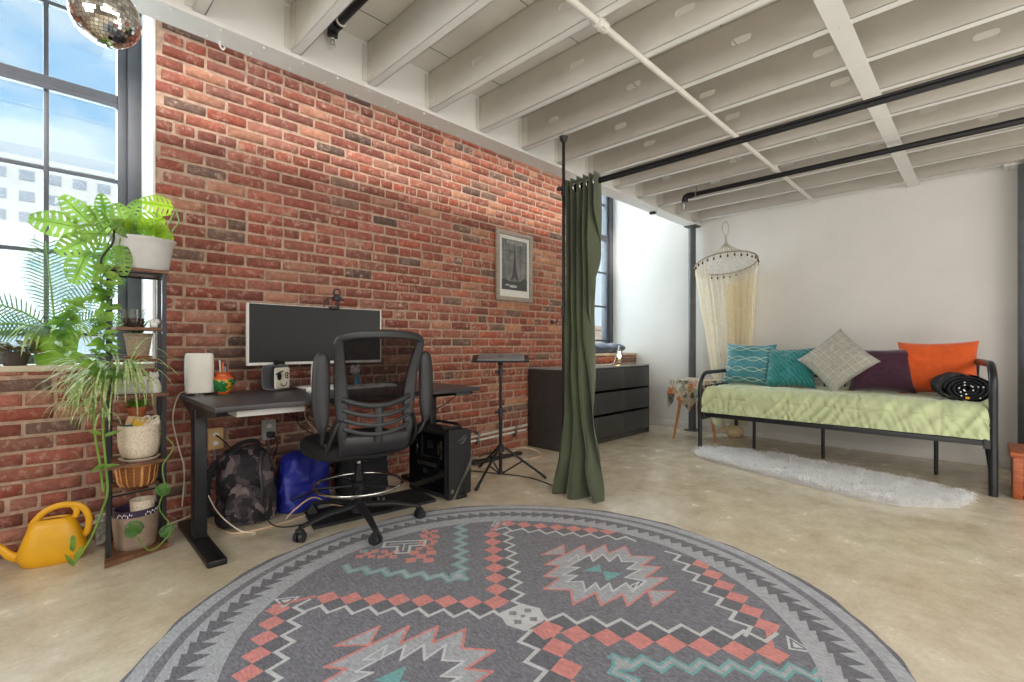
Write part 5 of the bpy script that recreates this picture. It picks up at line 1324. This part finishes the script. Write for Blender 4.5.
def blade(m, p0, d, L, w, sag, n=9, fold=.3):
    d = V(d).normalized(); p = V(p0); pts = []; v = d.copy(); st_ = L / n
    for i in range(n + 1):
        pts.append(p.copy()); p = p + v * st_; v = (v + V((0, 0, -sag * (1 + i * .12)))).normalized()
    side = d.cross(V((0, 0, 1)));
    if side.length < .05: side = V((1, 0, 0))
    side.normalize(); vs = []
    for i, q in enumerate(pts):
        k = w * (sin(pi * min(1, (i + .9) / (n + .9))) ** .6) if i < n else 0
        vs += [q - side * k + V((0, 0, k * fold)), q, q + side * k + V((0, 0, k * fold))]
    m.add(vs, [(i * 3 + j, i * 3 + j + 1, i * 3 + 4 + j, i * 3 + 3 + j) for i in range(n) for j in range(2)])
def pot(name, mt, prof, t, soil_r, soil_z, n=36, sx=1, sy=1, soil=True):
    m = MB(); m.lathe(prof, n=n, sx=sx, sy=sy); o = m.build(name, mt, t)
    if soil: m = MB(); m.lathe([(.0005, soil_z + .004), (soil_r * .6, soil_z + .003), (soil_r, soil_z)], n=n, sx=sx, sy=sy); m.build('soil', M['soil'], t)
    return o
LG = leaf_mat('lime_leaf', (132, 176, 34), (180, 208, 62)); MG = leaf_mat('green_leaf', (88, 132, 46), (150, 184, 80)); DG = leaf_mat('deep_leaf', (62, 112, 48), (104, 152, 72)); PG = leaf_mat('stripe_leaf', (138, 172, 88), (222, 230, 178), 60)
PALM = leaf_mat('palm_leaf', (70, 96, 62), (104, 130, 84)); SG = leaf_mat('stem_green', (120, 160, 70), (150, 186, 90)); BRZ = leaf_mat('bronze_leaf', (96, 100, 60), (140, 122, 84), 20)

# ------------------------------------------------------------------ monstera in the grey trough on top
T1 = thing('potted_monstera', 'large grey oval planter with lime green monstera on top of the plant stand', 'potted plant', (.405, 2.93, 1.366))
pot('planter', mat('planter_grey', (196, 194, 190), .35, var=.05, trans=.0), [(.001, .004), (.098, .0), (.112, .01), (.128, .11), (.136, .135), (.146, .145), (.146, .152), (.136, .152), (.126, .13)], T1, .126, .125, sx=.96, sy=.62)
o = MB(); o.lathe([(.12, .0), (.128, .004), (.135, .012), (.13, .008)], n=36, sy=.7); 
random.seed(21)
m = MB(); sm_ = MB()
def stem_to(a, b, r=.0035, bow=.05):
    a, b = V(a), V(b); mid_ = (a + b) / 2 + V((0, 0, bow)); sm_.tube(smooth_path([a, mid_, b], 6), r, 6)
# upright lime leaves on the right: (x, z offsets seen from the room)
camd = V((-.15, -1, .15))
def mleaf(bx, by, bz, dx, dy, dz, L, W_, nr=camd, dr=.15, mm=m): monstera_leaf(mm, (bx, by, bz), (dx, dy, dz), nr, L, W_, dr)
stem_to((.05, 0, .14), (.125, -.02, .30), bow=-.02); stem_to((.10, 0, .15), (.15, -.01, .26), bow=.01); stem_to((.15, -.01, .26), (.12, -.02, .325), bow=.02)
mleaf(.125, -.02, .325, -1, -.1, .02, .145, .052)
mleaf(.085, -.03, .26, -.9, -.2, -.45, .15, .058)
mleaf(.07, -.03, .215, -.95, -.3, -.25, .14, .055); mleaf(.09, -.04, .20, -.3, -.3, -.9, .08, .04); mleaf(.00, -.02, .19, -1, -.1, -.2, .12, .045)
mleaf(-.02, -.05, .17, -.9, -.3, .1, .10, .04); mleaf(.04, -.06, .17, .3, -.5, .2, .08, .035)
stem_to((.03, 0, .14), (.085, -.03, .26)); stem_to((.01, 0, .14), (.07, -.03, .215))
for k in range(6):
    a = random.uniform(0, 2 * pi); x, y = .07 * cos(a), .04 * sin(a); stem_to((x * .6, y * .6, .13), (x * 1.3, y * 1.3, .19)); mleaf(x * 1.3, y * 1.3, .19, cos(a) - .3, sin(a) - .3, .2, .08, .032)
m.build('lime_foliage', LG, T1)
# trailing side reaching left over the window
m = MB()
LV = [(-.10, -.02, .20, -.18, 0, 1, .14, .036), (-.14, -.04, .17, -.7, -.1, .8, .16, .05), (-.17, -.04, .155, -1, 0, .12, .17, .06), (-.02 - .03, -.02, .2, .35, 0, 1, .15, .034), (-.13, -.05, .13, -.75, -.2, -.55, .17, .058), (-.15, -.05, .06, -.35, -.1, -1, .17, .058), (-.10, -.06, .10, -.2, -.2, -1, .15, .045), (-.07, -.05, .10, .1, -.2, -1, .15, .04), (-.05, -.04, .17, -.3, -.2, .9, .13, .045), (-.10, -.05, .14, -.9, -.2, -.1, .12, .05), (-.02, -.05, .16, -.8, -.3, .3, .11, .04), (-.11, -.03, .16, -.5, -.1, .9, .12, .04)]
for (bx, by, bz, dx, dy, dz, L_, W_) in LV:
    bx *= 1.35; by -= .02
    stem_to((-.07, 0, .14), (bx, by, bz), .003); mleaf(bx, by, bz, dx, dy, dz, L_, W_, mm=m)
m.build('foliage', MG, T1); sm_.build('stem', SG, T1)
m = MB(); m.tube(smooth_path([(-.10, -.02, .15), (-.115, -.08, .165), (-.12, -.09, .10), (-.16, -.09, .02), (-.15, -.09, -.05)], 6), .0045, 7); m.build('root', mat('dark_root', (40, 44, 32), .8), T1)

# vines of small leaves down the left of the stand
m = MB(); sm_ = MB(); random.seed(5)
vine = [(.27, 2.83, 1.36), (.24, 2.80, 1.27), (.27, 2.79, 1.18), (.22, 2.78, 1.10), (.25, 2.79, 1.02), (.22, 2.79, .93), (.26, 2.80, .86)]
vp = smooth_path(vine, 8); sm_.tube(vp, .003, 6)
v2 = smooth_path([(.25, 2.80, 1.25), (.17, 2.80, 1.18), (.12, 2.82, 1.10), (.10, 2.84, 1.02), (.14, 2.82, .95)], 8); sm_.tube(v2, .0025, 6)
for P_ in (vp, v2):
    for i in list(range(2, len(P_), 1)) + list(range(3, len(P_), 2)):
        a = random.uniform(0, 2 * pi); d = V((cos(a), -abs(sin(a)) * .6 - .2, random.uniform(-.7, .3))); heart_leaf(m, P_[i] + d * .01, d, (random.uniform(-.4, .4), -1, .5), random.uniform(.03, .075), random.uniform(.008, .02))
tv = thing('trailing_pothos', 'tangle of small green leaves trailing down the left side of the plant stand', 'plant', (.27, 2.86, 1.34))
for b_, nm, mt in ((m, 'foliage', MG), (sm_, 'stem', DG)):
    b_.v = [(x - .27, y - 2.86, z - 1.34) for x, y, z in b_.v]; b_.build(nm, mt, tv)

# jar with dark soil
t = thing('glass_jar', 'clear glass jar half filled with dark soil on the upper shelf', 'jar', (.375, 2.975, 1.085))
m = MB(); m.lathe([(.001, .002), (.042, .002), (.046, .01), (.05, .085), (.052, .09)], n=28); m.build('glass', M['jar_glass'], t)
m = MB(); m.lathe([(.001, .006), (.041, .006), (.044, .045), (.001, .05)], n=24); m.build('soil', M['soil'], t)
m = MB(); m.box(-.03, .0, -.02, .02, 0, .03, bev=.008); m.sphere((.0, 0, .03), .013, 6); m.sphere((-.02, 0, .032), .012, 6); o = m.build('white_pebble', M['white_plastic']); o.location = (.466, 2.935, 1.085); tag(o, 'small white lump at the right end of the upper shelf', 'stone')
# speckled square pot with spiky leaves
def speckle(nm, c, c2): 
    q = NT(nm); v = q.coords(); vo = q.node('ShaderNodeTexVoronoi'); vo.inputs['Scale'].default_value = 160; q.link(v, vo.inputs['Vector'])
    cc = q.ramp(vo.outputs['Distance'], [(.25, rgb(c2)), (.4, rgb(c))]); q.link(cc, q.b.inputs['Base Color']); q.b.inputs['Roughness'].default_value = .7; return q.m
SPK = speckle('speckled_beige', (184, 164, 140), (120, 100, 82)); CRM = speckle('speckled_cream', (220, 206, 184), (176, 156, 130))
t = thing('potted_spider_plant', 'beige speckled pot with arching leaves on the narrow shelf under the glass jar', 'potted plant', (.405, 3.045, .93))
pot('pot', SPK, [(.001, .012), (.040, .012), (.044, .02), (.056, .115), (.06, .118), (.06, .128), (.053, .128), (.052, .11)], t, .052, .108)
m = MB(); m.lathe([(.001, 0), (.05, 0), (.06, .014), (.056, .015), (.048, .006)], n=32); m.build('saucer', M['terracotta'], t)
m = MB(); random.seed(8)
for k in range(24):
    a = random.uniform(pi * .6, pi * 1.7); blade(m, (.01 * cos(a), .01 * sin(a), .11), (cos(a), sin(a) * .8 - .2, random.uniform(.8, 1.8)), random.uniform(.14, .26), .005, random.uniform(.08, .22))
m.build('foliage', MG, t)
# cat planter and white pot with big spider plant
t = thing('potted_spider_plant', 'white pot with a large striped spider plant spilling left over the shelf edge', 'potted plant', (.35, 2.965, .763))
m = MB(); m.box(-.055, .075, -.045, .045, 0, .085, bev=.012); m.build('pot', M['white_plastic'], t)
m = MB(); m.lathe([(.001, .088), (.045, .086)], n=20, sx=1.2); m.build('soil', M['soil'], t)
m = MB(); random.seed(9)
for k in range(210):
    a = random.uniform(pi * .55, pi * 1.85); q = random.random()
    blade(m, (-.03 + .03 * cos(a), -.02 + .03 * sin(a), .10), (cos(a) - .35, sin(a) * .7 - .35, random.uniform(-.2, 1.7)), random.uniform(.12, .34), random.uniform(.003, .005), random.uniform(.06, .36), n=10)
for k in range(60):
    a = random.uniform(0, 2 * pi); cx, cz = random.choice([(-.13, -.02), (-.16, .05), (-.10, -.07), (-.19, -.02)])
    blade(m, (cx, -.11, cz), (cos(a), -.3 + .5 * sin(a), random.uniform(0, 1.3)), random.uniform(.08, .18), .004, random.uniform(.2, .4), n=8)
m.build('foliage', PG, t)
m = MB()
for sp in ([(-.02, -.03, .1), (-.10, -.10, .12), (-.13, -.13, -.1), (-.11, -.13, -.30), (-.10, -.14, -.42)], [(-.02, -.03, .1), (-.08, -.12, .05), (-.10, -.13, -.12), (-.09, -.13, -.30), (-.085, -.14, -.42), (-.10, -.13, -.5), (-.14, -.13, -.62), (-.2, -.12, -.73)]): m.tube(smooth_path(sp, 6), .0048, 7)
m.build('runner', SG, t)
m = MB()
for b_, d_ in (((-.11, -.14, -.16), (-.6, -.3, .3)), ((-.09, -.14, -.17), (.9, -.3, .35)), ((-.10, -.14, -.30), (-.7, -.3, -.3)), ((-.10, -.14, -.31), (.8, -.3, .1)), ((-.2, -.12, -.66), (.1, -.2, 1)), ((-.2, -.12, -.66), (-.1, -.2, 1)), ((-.19, -.12, -.70), (.3, -.2, 1)), ((-.2, -.12, -.72), (-.3, -.1, .6)), ((-.2, -.12, -.6), (.0, -.2, -1))):
    heart_leaf(m, b_, d_, (-.2, -1, .5), .06, .009, .15)
m.build('runner_leaf', MG, t)['kind'] = 'stuff'
t = thing('cat_ornament', 'small white sitting cat ornament on the shelf beside the white pot', 'ornament', (.455, 2.955, .763))
m = MB(); m.lathe([(.001, 0), (.028, .0), (.032, .02), (.024, .055), (.018, .068)], n=20, sy=.8); m.sphere((0, 0, .082), .021, 10, sc=(1, .85, .9))
for s_ in (-1, 1): m.tube([(s_ * .012, 0, .092), (s_ * .015, 0, .108)], [.008, .001], 8)
m.build('body', M['white_plastic'], t)
m = MB(); m.tube(smooth_path([(.03, 0, .01), (.042, 0, .03), (.04, 0, .05)], 5), .005, 8); m.build('tail', M['white_plastic'], t)
# terracotta pot with succulent
t = thing('potted_succulent', 'small terracotta pot with a spiky bright green succulent on the plant stand', 'potted plant', (.40, 3.04, .625))
pot('pot', M['terracotta'], [(.001, 0), (.03, 0), (.038, .05), (.043, .05), (.045, .066), (.039, .066), (.037, .05)], t, .037, .055)
m = MB(); random.seed(10)
for k in range(60):
    a = random.uniform(0, 2 * pi); e = random.uniform(.15, 1.4); r0 = random.uniform(0, .02); m.tube([(r0 * cos(a), r0 * sin(a), .056), (r0 * cos(a) + .022 * cos(a) * cos(e), r0 * sin(a) + .022 * sin(a) * cos(e), .056 + .02 + .015 * sin(e)), (r0 * cos(a) + .045 * cos(a) * cos(e), r0 * sin(a) + .045 * sin(a) * cos(e), .06 + .045 * sin(e))], [.004, .005, .0008], 6)
m.build('foliage', leaf_mat('succulent', (110, 160, 50), (160, 200, 90)), t)
# cream pot holding things
t = thing('cream_planter', 'large cream speckled planter with saucer used to hold a book and rope', 'planter', (.40, 2.965, .44))
m = MB(); m.lathe([(.001, .012), (.055, .012), (.074, .03), (.084, .07), (.087, .13), (.085, .172), (.079, .172), (.08, .12), (.06, .04), (.001, .03)], n=40); m.build('pot', CRM, t)
m = MB(); m.lathe([(.001, 0), (.07, 0), (.084, .012), (.081, .014), (.066, .006)], n=36); m.build('saucer', CRM, t)
def placed(m, name, mt, label, cat, loc, rot=(0, 0, 0), smooth=True):
    o = m.build(name, mt, smooth=smooth); o.location = loc; o.rotation_euler = rot; return tag(o, label, cat)
m = MB(); m.box(-.045, .045, -.008, .008, -.08, .08, bev=.003); placed(m, 'paper_packet', mat('kraft', (196, 166, 130), .8), 'tan packet sticking out of the cream planter', 'packet', (.376, 2.955, .572), (0.08, radians(12), .2))
m = MB(); m.box(-.033, .04, -.006, .006, -.07, .07, bev=.002); placed(m, 'seed_box', mat('yellow_card', (222, 172, 40), .6), 'yellow card box in front of the tan packet in the cream planter', 'box', (.392, 2.937, .567), (0.05, radians(10), .2))
m = MB(); m.box(-.014, .014, -.008, .008, -.05, .05, bev=.002); placed(m, 'small_tin', mat('green_tin', (50, 96, 90), .5), 'small dark green tin in the cream planter below the yellow box', 'tin', (.352, 2.925, .568))
m = MB(); random.seed(4)
for k in range(10):
    c = (random.uniform(-.022, .022), random.uniform(-.02, .02), random.uniform(-.04, .025)); a0 = random.uniform(0, 6)
    m.tube([(c[0] + .018 * cos(a0 + q * .7), c[1] + .016 * sin(a0 + q * .7) , c[2] + .012 * sin(q * .9 + a0)) for q in range(9)], .0055, 7)
placed(m, 'cotton_rope', mat('cotton', (222, 210, 190), .95, bump=.5, bs=150), 'bundle of cream cotton rope in the cream planter', 'rope', (.437, 2.94, .618))
# wicker basket
t = thing('wicker_basket', 'small brown wicker basket on the low shelf of the plant stand', 'basket', (.395, 3.0, .31))
def wick():
    q = NT('wicker'); v = q.coords(); w = q.node('ShaderNodeTexWave'); w.inputs['Scale'].default_value = 45; w.bands_direction = 'Z'; w.inputs['Distortion'].default_value = 2; q.link(v, w.inputs['Vector'])
    c = q.mix(w.outputs['Fac'], rgb((110, 62, 28)), rgb((188, 120, 62))); q.link(c, q.b.inputs['Base Color']); q.b.inputs['Roughness'].default_value = .6; q.bump(w.outputs['Fac'], .6, .006); return q.m
WK = wick(); m = MB(); m.lathe([(.001, .0), (.06, .0), (.072, .02), (.082, .085), (.086, .105), (.08, .105), (.07, .03), (.001, .01)], n=40); m.build('body', WK, t)
m = MB(); m.tube([(.084 * cos(2 * pi * k / 36), .084 * sin(2 * pi * k / 36), .105) for k in range(36)], .006, 8, closed=True); m.build('rim', mat('cane', (196, 138, 80), .5), t)
m = MB()
for k in range(16):
    a = 2 * pi * k / 16 + .1; m.tube([(.062 * cos(a), .062 * sin(a), .002), (.0745 * cos(a), .0745 * sin(a), .02), (.085 * cos(a), .085 * sin(a), .10)], .003 if k % 4 else .007, 6)
m.build('stave', mat('cane2', (206, 150, 92), .5), t)
# taupe pot with band, white pot inside
t = thing('taupe_planter', 'large taupe planter with a purple paper band on the bottom board', 'planter', (.385, 2.96, .026))
m = MB(); m.lathe([(.001, 0), (.078, 0), (.083, .012), (.084, .03), (.083, .032), (.085, .034), (.092, .12), (.093, .155), (.087, .155), (.085, .12), (.07, .02), (.001, .02)], n=40); m.build('pot', mat('taupe', (142, 122, 106), .75, bump=.15, bs=200), t)
m = MB(); m.lathe([(.0, .14), (.0845, .14), (.086, .185), (.084, .185), (.083, .142)], n=40); b_ = m.build('paper_band', mat('purple_band', (54, 40, 66), .6), t)
m = MB()
for k in range(26):
    a = radians(-150 + k * 5.2)
    if 9 <= k <= 14: continue
    r = .0862; z = .165 + .004 * ((k * 5) % 3 - 1); m.box(-.0015, .0015, -.001, .001, -.006 + .003 * (k % 3), .006, mtx=Matrix.Translation((r * cos(a), r * sin(a), z)) @ Matrix.Rotation(a + pi / 2, 4, 'Z'))
m.build('band_print', M['white_plastic'], b_, smooth=False)
t2 = thing('white_pot', 'small off white ribbed pot standing inside the taupe planter', 'pot', (.408, 2.945, .13))
m = MB(); m.lathe([(.001, 0), (.042, 0), (.05, .11), (.051, .118), (.047, .118), (.04, .02), (.001, .01)], n=36); m.build('pot', CRM, t2)
m = MB()
for k in range(5): m.tube([((.0435 + .0075 * z_ / .11) * cos(2 * pi * q / 36), (.0435 + .0075 * z_ / .11) * sin(2 * pi * q / 36), z_) for z_ in (.02 + k * .018,) for q in range(36)], .0012, 5, closed=True)
m.build('rib', CRM, t2)
# low vine at the base
t = thing('pothos_vine', 'thin vine with three monstera shaped leaves curling in front of the taupe planter', 'plant', (.46, 2.87, .03))
m = MB(); m.tube(smooth_path([(.0, .05, .55), (.06, .0, .47), (.015, -.01, .38), (.02, -.03, .28), (-.0, -.02, .18), (.045, -.04, .08), (.0, -.06, .02), (-.05, -.075, .01), (-.09, -.08, .08)], 7), .003, 6); m.build('stem', SG, t)
m = MB(); monstera_leaf(m, (-.08, -.082, .10), (-.4, -.2, .5), (-.2, -1, .4), .075, .035); monstera_leaf(m, (.0, -.04, .05), (.6, -.2, .5), (-.1, -1, .3), .065, .028); monstera_leaf(m, (.0, -.03, .30), (.3, -.2, -.7), (-.2, -1, .2), .065, .03); monstera_leaf(m, (-.09, -.08, .12), (-.8, -.2, -.1), (-.2, -1, .4), .05, .028); m.build('foliage', DG, t)
# seed packets by the base
m = MB(); m.box(-.035, .035, -.006, .006, 0, .15, bev=.002); placed(m, 'seed_packet', mat('packet_print', (222, 218, 208), .8, vs=45, c2=(150, 150, 140)), 'white printed packet leaning behind the left post at the bottom', 'packet', (.285, 3.16, .003), (-.08, 0, .1))
m = MB(); m.sphere((0, 0, .012), .05, 8, sc=(1, .6, .2)); m.sphere((.045, -.0, .012), .016, 6, sc=(1.2, 1, .6)); placed(m, 'garden_trowel', mat('trowel', (215, 205, 195), .5, vs=12), 'small pale scoop resting on the packet behind the watering can', 'trowel', (.225, 3.13, .115))
# ------------------------------------------------------------------ sill plants
t = thing('potted_palm', 'bright green pot with feathery sago palm on the window sill', 'potted plant', (.115, 3.40, .9))
pot('pot', leaf_mat('green_pot', (158, 204, 76), (168, 212, 86)), [(.001, .0), (.072, .0), (.076, .01), (.088, .12), (.105, .165), (.112, .175), (.107, .177), (.085, .14)], t, .09, .145)
m = MB(); st_ = MB(); random.seed(12)
def frond(az, el, L_, sag, wl):
    p = V((0, 0, .15)); v = V((cos(az) * cos(el), sin(az) * cos(el), sin(el))); pts = []; n = 27
    for i in range(n + 1):
        pts.append(p.copy()); p = p + v * (L_ / n); v = (v + V((0, 0, -sag / n))).normalized()
    pq = pts[::3]; st_.tube(pq, [.006 - .0045 * i / len(pq) for i in range(len(pq))], 6)
    for i in range(4, n):
        t_ = (pts[min(i + 1, n)] - pts[i - 1]).normalized(); s_ = t_.cross(V((0, -1, .25))).normalized(); L2 = wl * sin(pi * (i - 3) / (n - 1)) ** .6
        for q in (1, -1):
            d = (s_ * q + t_ * .55).normalized(); a = pts[i]; b = a + d * L2 * .6; c = a + d * L2 + V((0, 0, -L2 * .12)); w = t_ * .0034
            m.add([a - w, a + w, b + w, b - w, c], [(0, 1, 2, 3), (3, 2, 4)])
frond(radians(175), 1.50, .48, .25, .13); frond(radians(10), 1.15, .46, .8, .12); frond(radians(185), .95, .46, 1.7, .10); frond(radians(200), .6, .42, 1.6, .10); frond(radians(170), .30, .40, .9, .09); frond(radians(20), .8, .34, 1.3, .08); frond(radians(250), .7, .25, 1.6, .07)
m.build('foliage', PALM, t); st_.build('stem', SG, t)
m = MB(); random.seed(13)
for k in range(26):
    a = random.uniform(0, 2 * pi); blade(m, (.03 * cos(a), .03 * sin(a), .15), (cos(a), -abs(sin(a)), random.uniform(.4, 1.4)), random.uniform(.18, .34), .007, random.uniform(.12, .3))
m.build('side_foliage', leaf_mat('pale_leaf', (150, 180, 96), (196, 214, 140)), t)
t = thing('potted_peperomia', 'low bronze leaved plant in a small dark pot at the left end of the sill', 'potted plant', (-.03, 3.36, .9))
pot('pot', mat('dark_pot', (70, 60, 56), .6), [(.001, 0), (.04, 0), (.055, .06), (.058, .065), (.052, .065)], t, .05, .055)
m = MB(); random.seed(14)
for k in range(44):
    a = random.uniform(0, 2 * pi); r = random.uniform(.01, .06); heart_leaf(m, (r * cos(a), r * sin(a), .06 + random.uniform(0, .05)), (cos(a), sin(a), random.uniform(.1, .9)), (0, -.6, .8), random.uniform(.05, .085), random.uniform(.018, .03), .4)
m.build('foliage', BRZ, t)
m = MB()
for k in range(16):
    a = 2 * pi * k / 16; m.tube([(.02 * cos(a), .02 * sin(a), .055), (.05 * cos(a), .05 * sin(a), .09)], .0022, 5)
m.build('stem', BRZ, t)
# ------------------------------------------------------------------ watering can
t = thing('watering_can', 'mustard yellow watering can on the floor against the brick', 'watering can', (.095, 3.07, 0), radians(-12))
yel = mat('mustard', (226, 166, 26), .4, var=.04)
def can(u, w):
    a = 2 * pi * u; k = 3; r = 1 / ((abs(cos(a)) ** k + abs(sin(a)) ** k) ** (1 / k))
    lv = [(.001, 0, 0), (.093, .05, 0), (.105, .056, .006), (.122, .066, .045), (.115, .062, .08), (.085, .05, .17), (.072, .042, .195), (.066, .036, .20), (.05, .026, .203), (.048, .024, .195)]
    i = int(round(w * 9)); return (lv[i][0] * r * cos(a), lv[i][1] * r * sin(a), lv[i][2])
m = MB(); m.grid(can, 56, 10, cu=True); m.build('body', yel, t)
m = MB(); m.tube(smooth_path([(-.095, 0, .045), (-.135, 0, .055), (-.17, 0, .10), (-.21, 0, .155)], 6), [(.026 - .018 * i / 18, .018 - .010 * i / 18) for i in range(19)], 14, up=(0, 1, 0)); m.build('spout', yel, t)
m = MB(); hp = smooth_path([(-.075, 0, .175), (-.04, 0, .225), (.0, 0, .25), (.05, 0, .255), (.10, 0, .235), (.125, 0, .18), (.12, 0, .12), (.10, 0, .095)], 6); m.tube(hp, [(.014, .009)] * len(hp), 12, up=(0, 1, 0)); 
hp = smooth_path([(.075, 0, .19), (.082, 0, .22), (.07, 0, .245)], 5); m.tube(hp, [(.012, .008)] * len(hp), 12, up=(0, 1, 0)); m.build('handle', yel, t)
m = MB(); m.lathe([(.001, .196), (.046, .196)], n=24, sy=.5); m.build('opening', mat('mustard_dark', (150, 84, 20), .6), t)

# ------------------------------------------------------------------ light, sky, camera
def area(name, loc, target, size, power, color=(1, 1, 1), sy=None):
    l = bpy.data.lights.new(name, 'AREA'); l.energy = power; l.color = color; l.size = size
    if sy: l.shape = 'RECTANGLE'; l.size_y = sy
    o = bpy.data.objects.new(name, l); COL.objects.link(o); o.location = loc
    o.rotation_euler = (V(target) - V(loc)).to_track_quat('-Z', 'Y').to_euler(); return o
area('window_light', (-.2, 4.1, 2.1), (.6, 0, .6), 1.4, 130, (.95, .97, 1), 2.2)
area('window_light', (4.9, 4.1, 2.1), (4.4, 0, .8), 1.3, 95, (1, .985, .97), 2.2)
area('room_fill', (.6, -2.6, 2.0), (2.6, 2.4, 1.0), 3.0, 82, (1, .975, .945), 1.4)  # added fill lamp behind the camera, no fixture
area('room_fill', (-2.2, .4, 1.7), (2.5, 1.8, 1.2), 2.2, 56, (1, .975, .945), 1.4)  # second unseen fill, added to light the desk side
area('ceiling_fill', (2.6, -.4, .25), (2.9, .2, 2.6), 3.2, 31, (1, .985, .965), 2.2)  # unseen lamp near the floor, added to brighten the ceiling
area('room_fill', (2.9, -2.8, 1.9), (4.6, 1.5, 1.0), 2.0, 33, (1, .97, .94), 1.2)  # extra unseen fill aimed at the daybed
area('loft_fill', (2.4, 2.95, 3.1), (2.4, 2.95, 0), 4.0, 6, (1, .98, .96), .4)  # unseen fill lamp over the gap between beam and brick
w = bpy.data.worlds.new('sky'); SC.world = w; w.use_nodes = True; nt = w.node_tree; bg = nt.nodes['Background']
tc = nt.nodes.new('ShaderNodeTexCoord'); mp = nt.nodes.new('ShaderNodeMapping'); mp.inputs['Scale'].default_value = (1, 1, 2.2); mp.inputs['Location'].default_value = (.35, .2, .1)
nz = nt.nodes.new('ShaderNodeTexNoise'); nz.inputs['Scale'].default_value = 3.4; nz.inputs['Detail'].default_value = 7; nz.inputs['Roughness'].default_value = .55
nt.links.new(tc.outputs['Generated'], mp.inputs['Vector']); nt.links.new(mp.outputs[0], nz.inputs['Vector'])
rp = nt.nodes.new('ShaderNodeValToRGB'); e = rp.color_ramp.elements; e[0].position = .40; e[0].color = rgb((176, 214, 244)); e[1].position = .53; e[1].color = rgb((248, 249, 252))
nt.links.new(nz.outputs['Fac'], rp.inputs['Fac']); nt.links.new(rp.outputs['Color'], bg.inputs['Color']); bg.inputs['Strength'].default_value = 1.15
sun = bpy.data.lights.new('sun', 'SUN'); sun.energy = 3.4; sun.color = (1, .93, .86); sun.angle = .2; so = bpy.data.objects.new('sun', sun); COL.objects.link(so); so.rotation_euler = (radians(58), 0, radians(-20))
cam = bpy.data.cameras.new('camera'); co = bpy.data.objects.new('camera', cam); COL.objects.link(co); SC.camera = co
F = 481.5; cam.sensor_width = 36; cam.lens = F / 1024 * 36; cam.shift_y = 4 / 1024
th = atan2(475, F); co.location = (0, 0, 1.0); co.rotation_euler = (pi / 2, 0, th - pi / 2); cam.clip_start = .02; cam.clip_end = 600
for o_ in COL.objects:
    if o_.parent is None and o_.get('category') == 'potted plant': o_['group'] = 'potted plants on the stand and sill'
    if o_.parent is None and o_.name.startswith('steel_column'): o_['group'] = 'steel columns at the back wall'
    if o_.parent is None and o_.name.startswith('sprinkler_pipe'): o_['group'] = 'black sprinkler pipes under the ceiling'
SC.view_settings.view_transform = 'Standard'; SC.view_settings.look = 'None'; SC.view_settings.exposure = 0
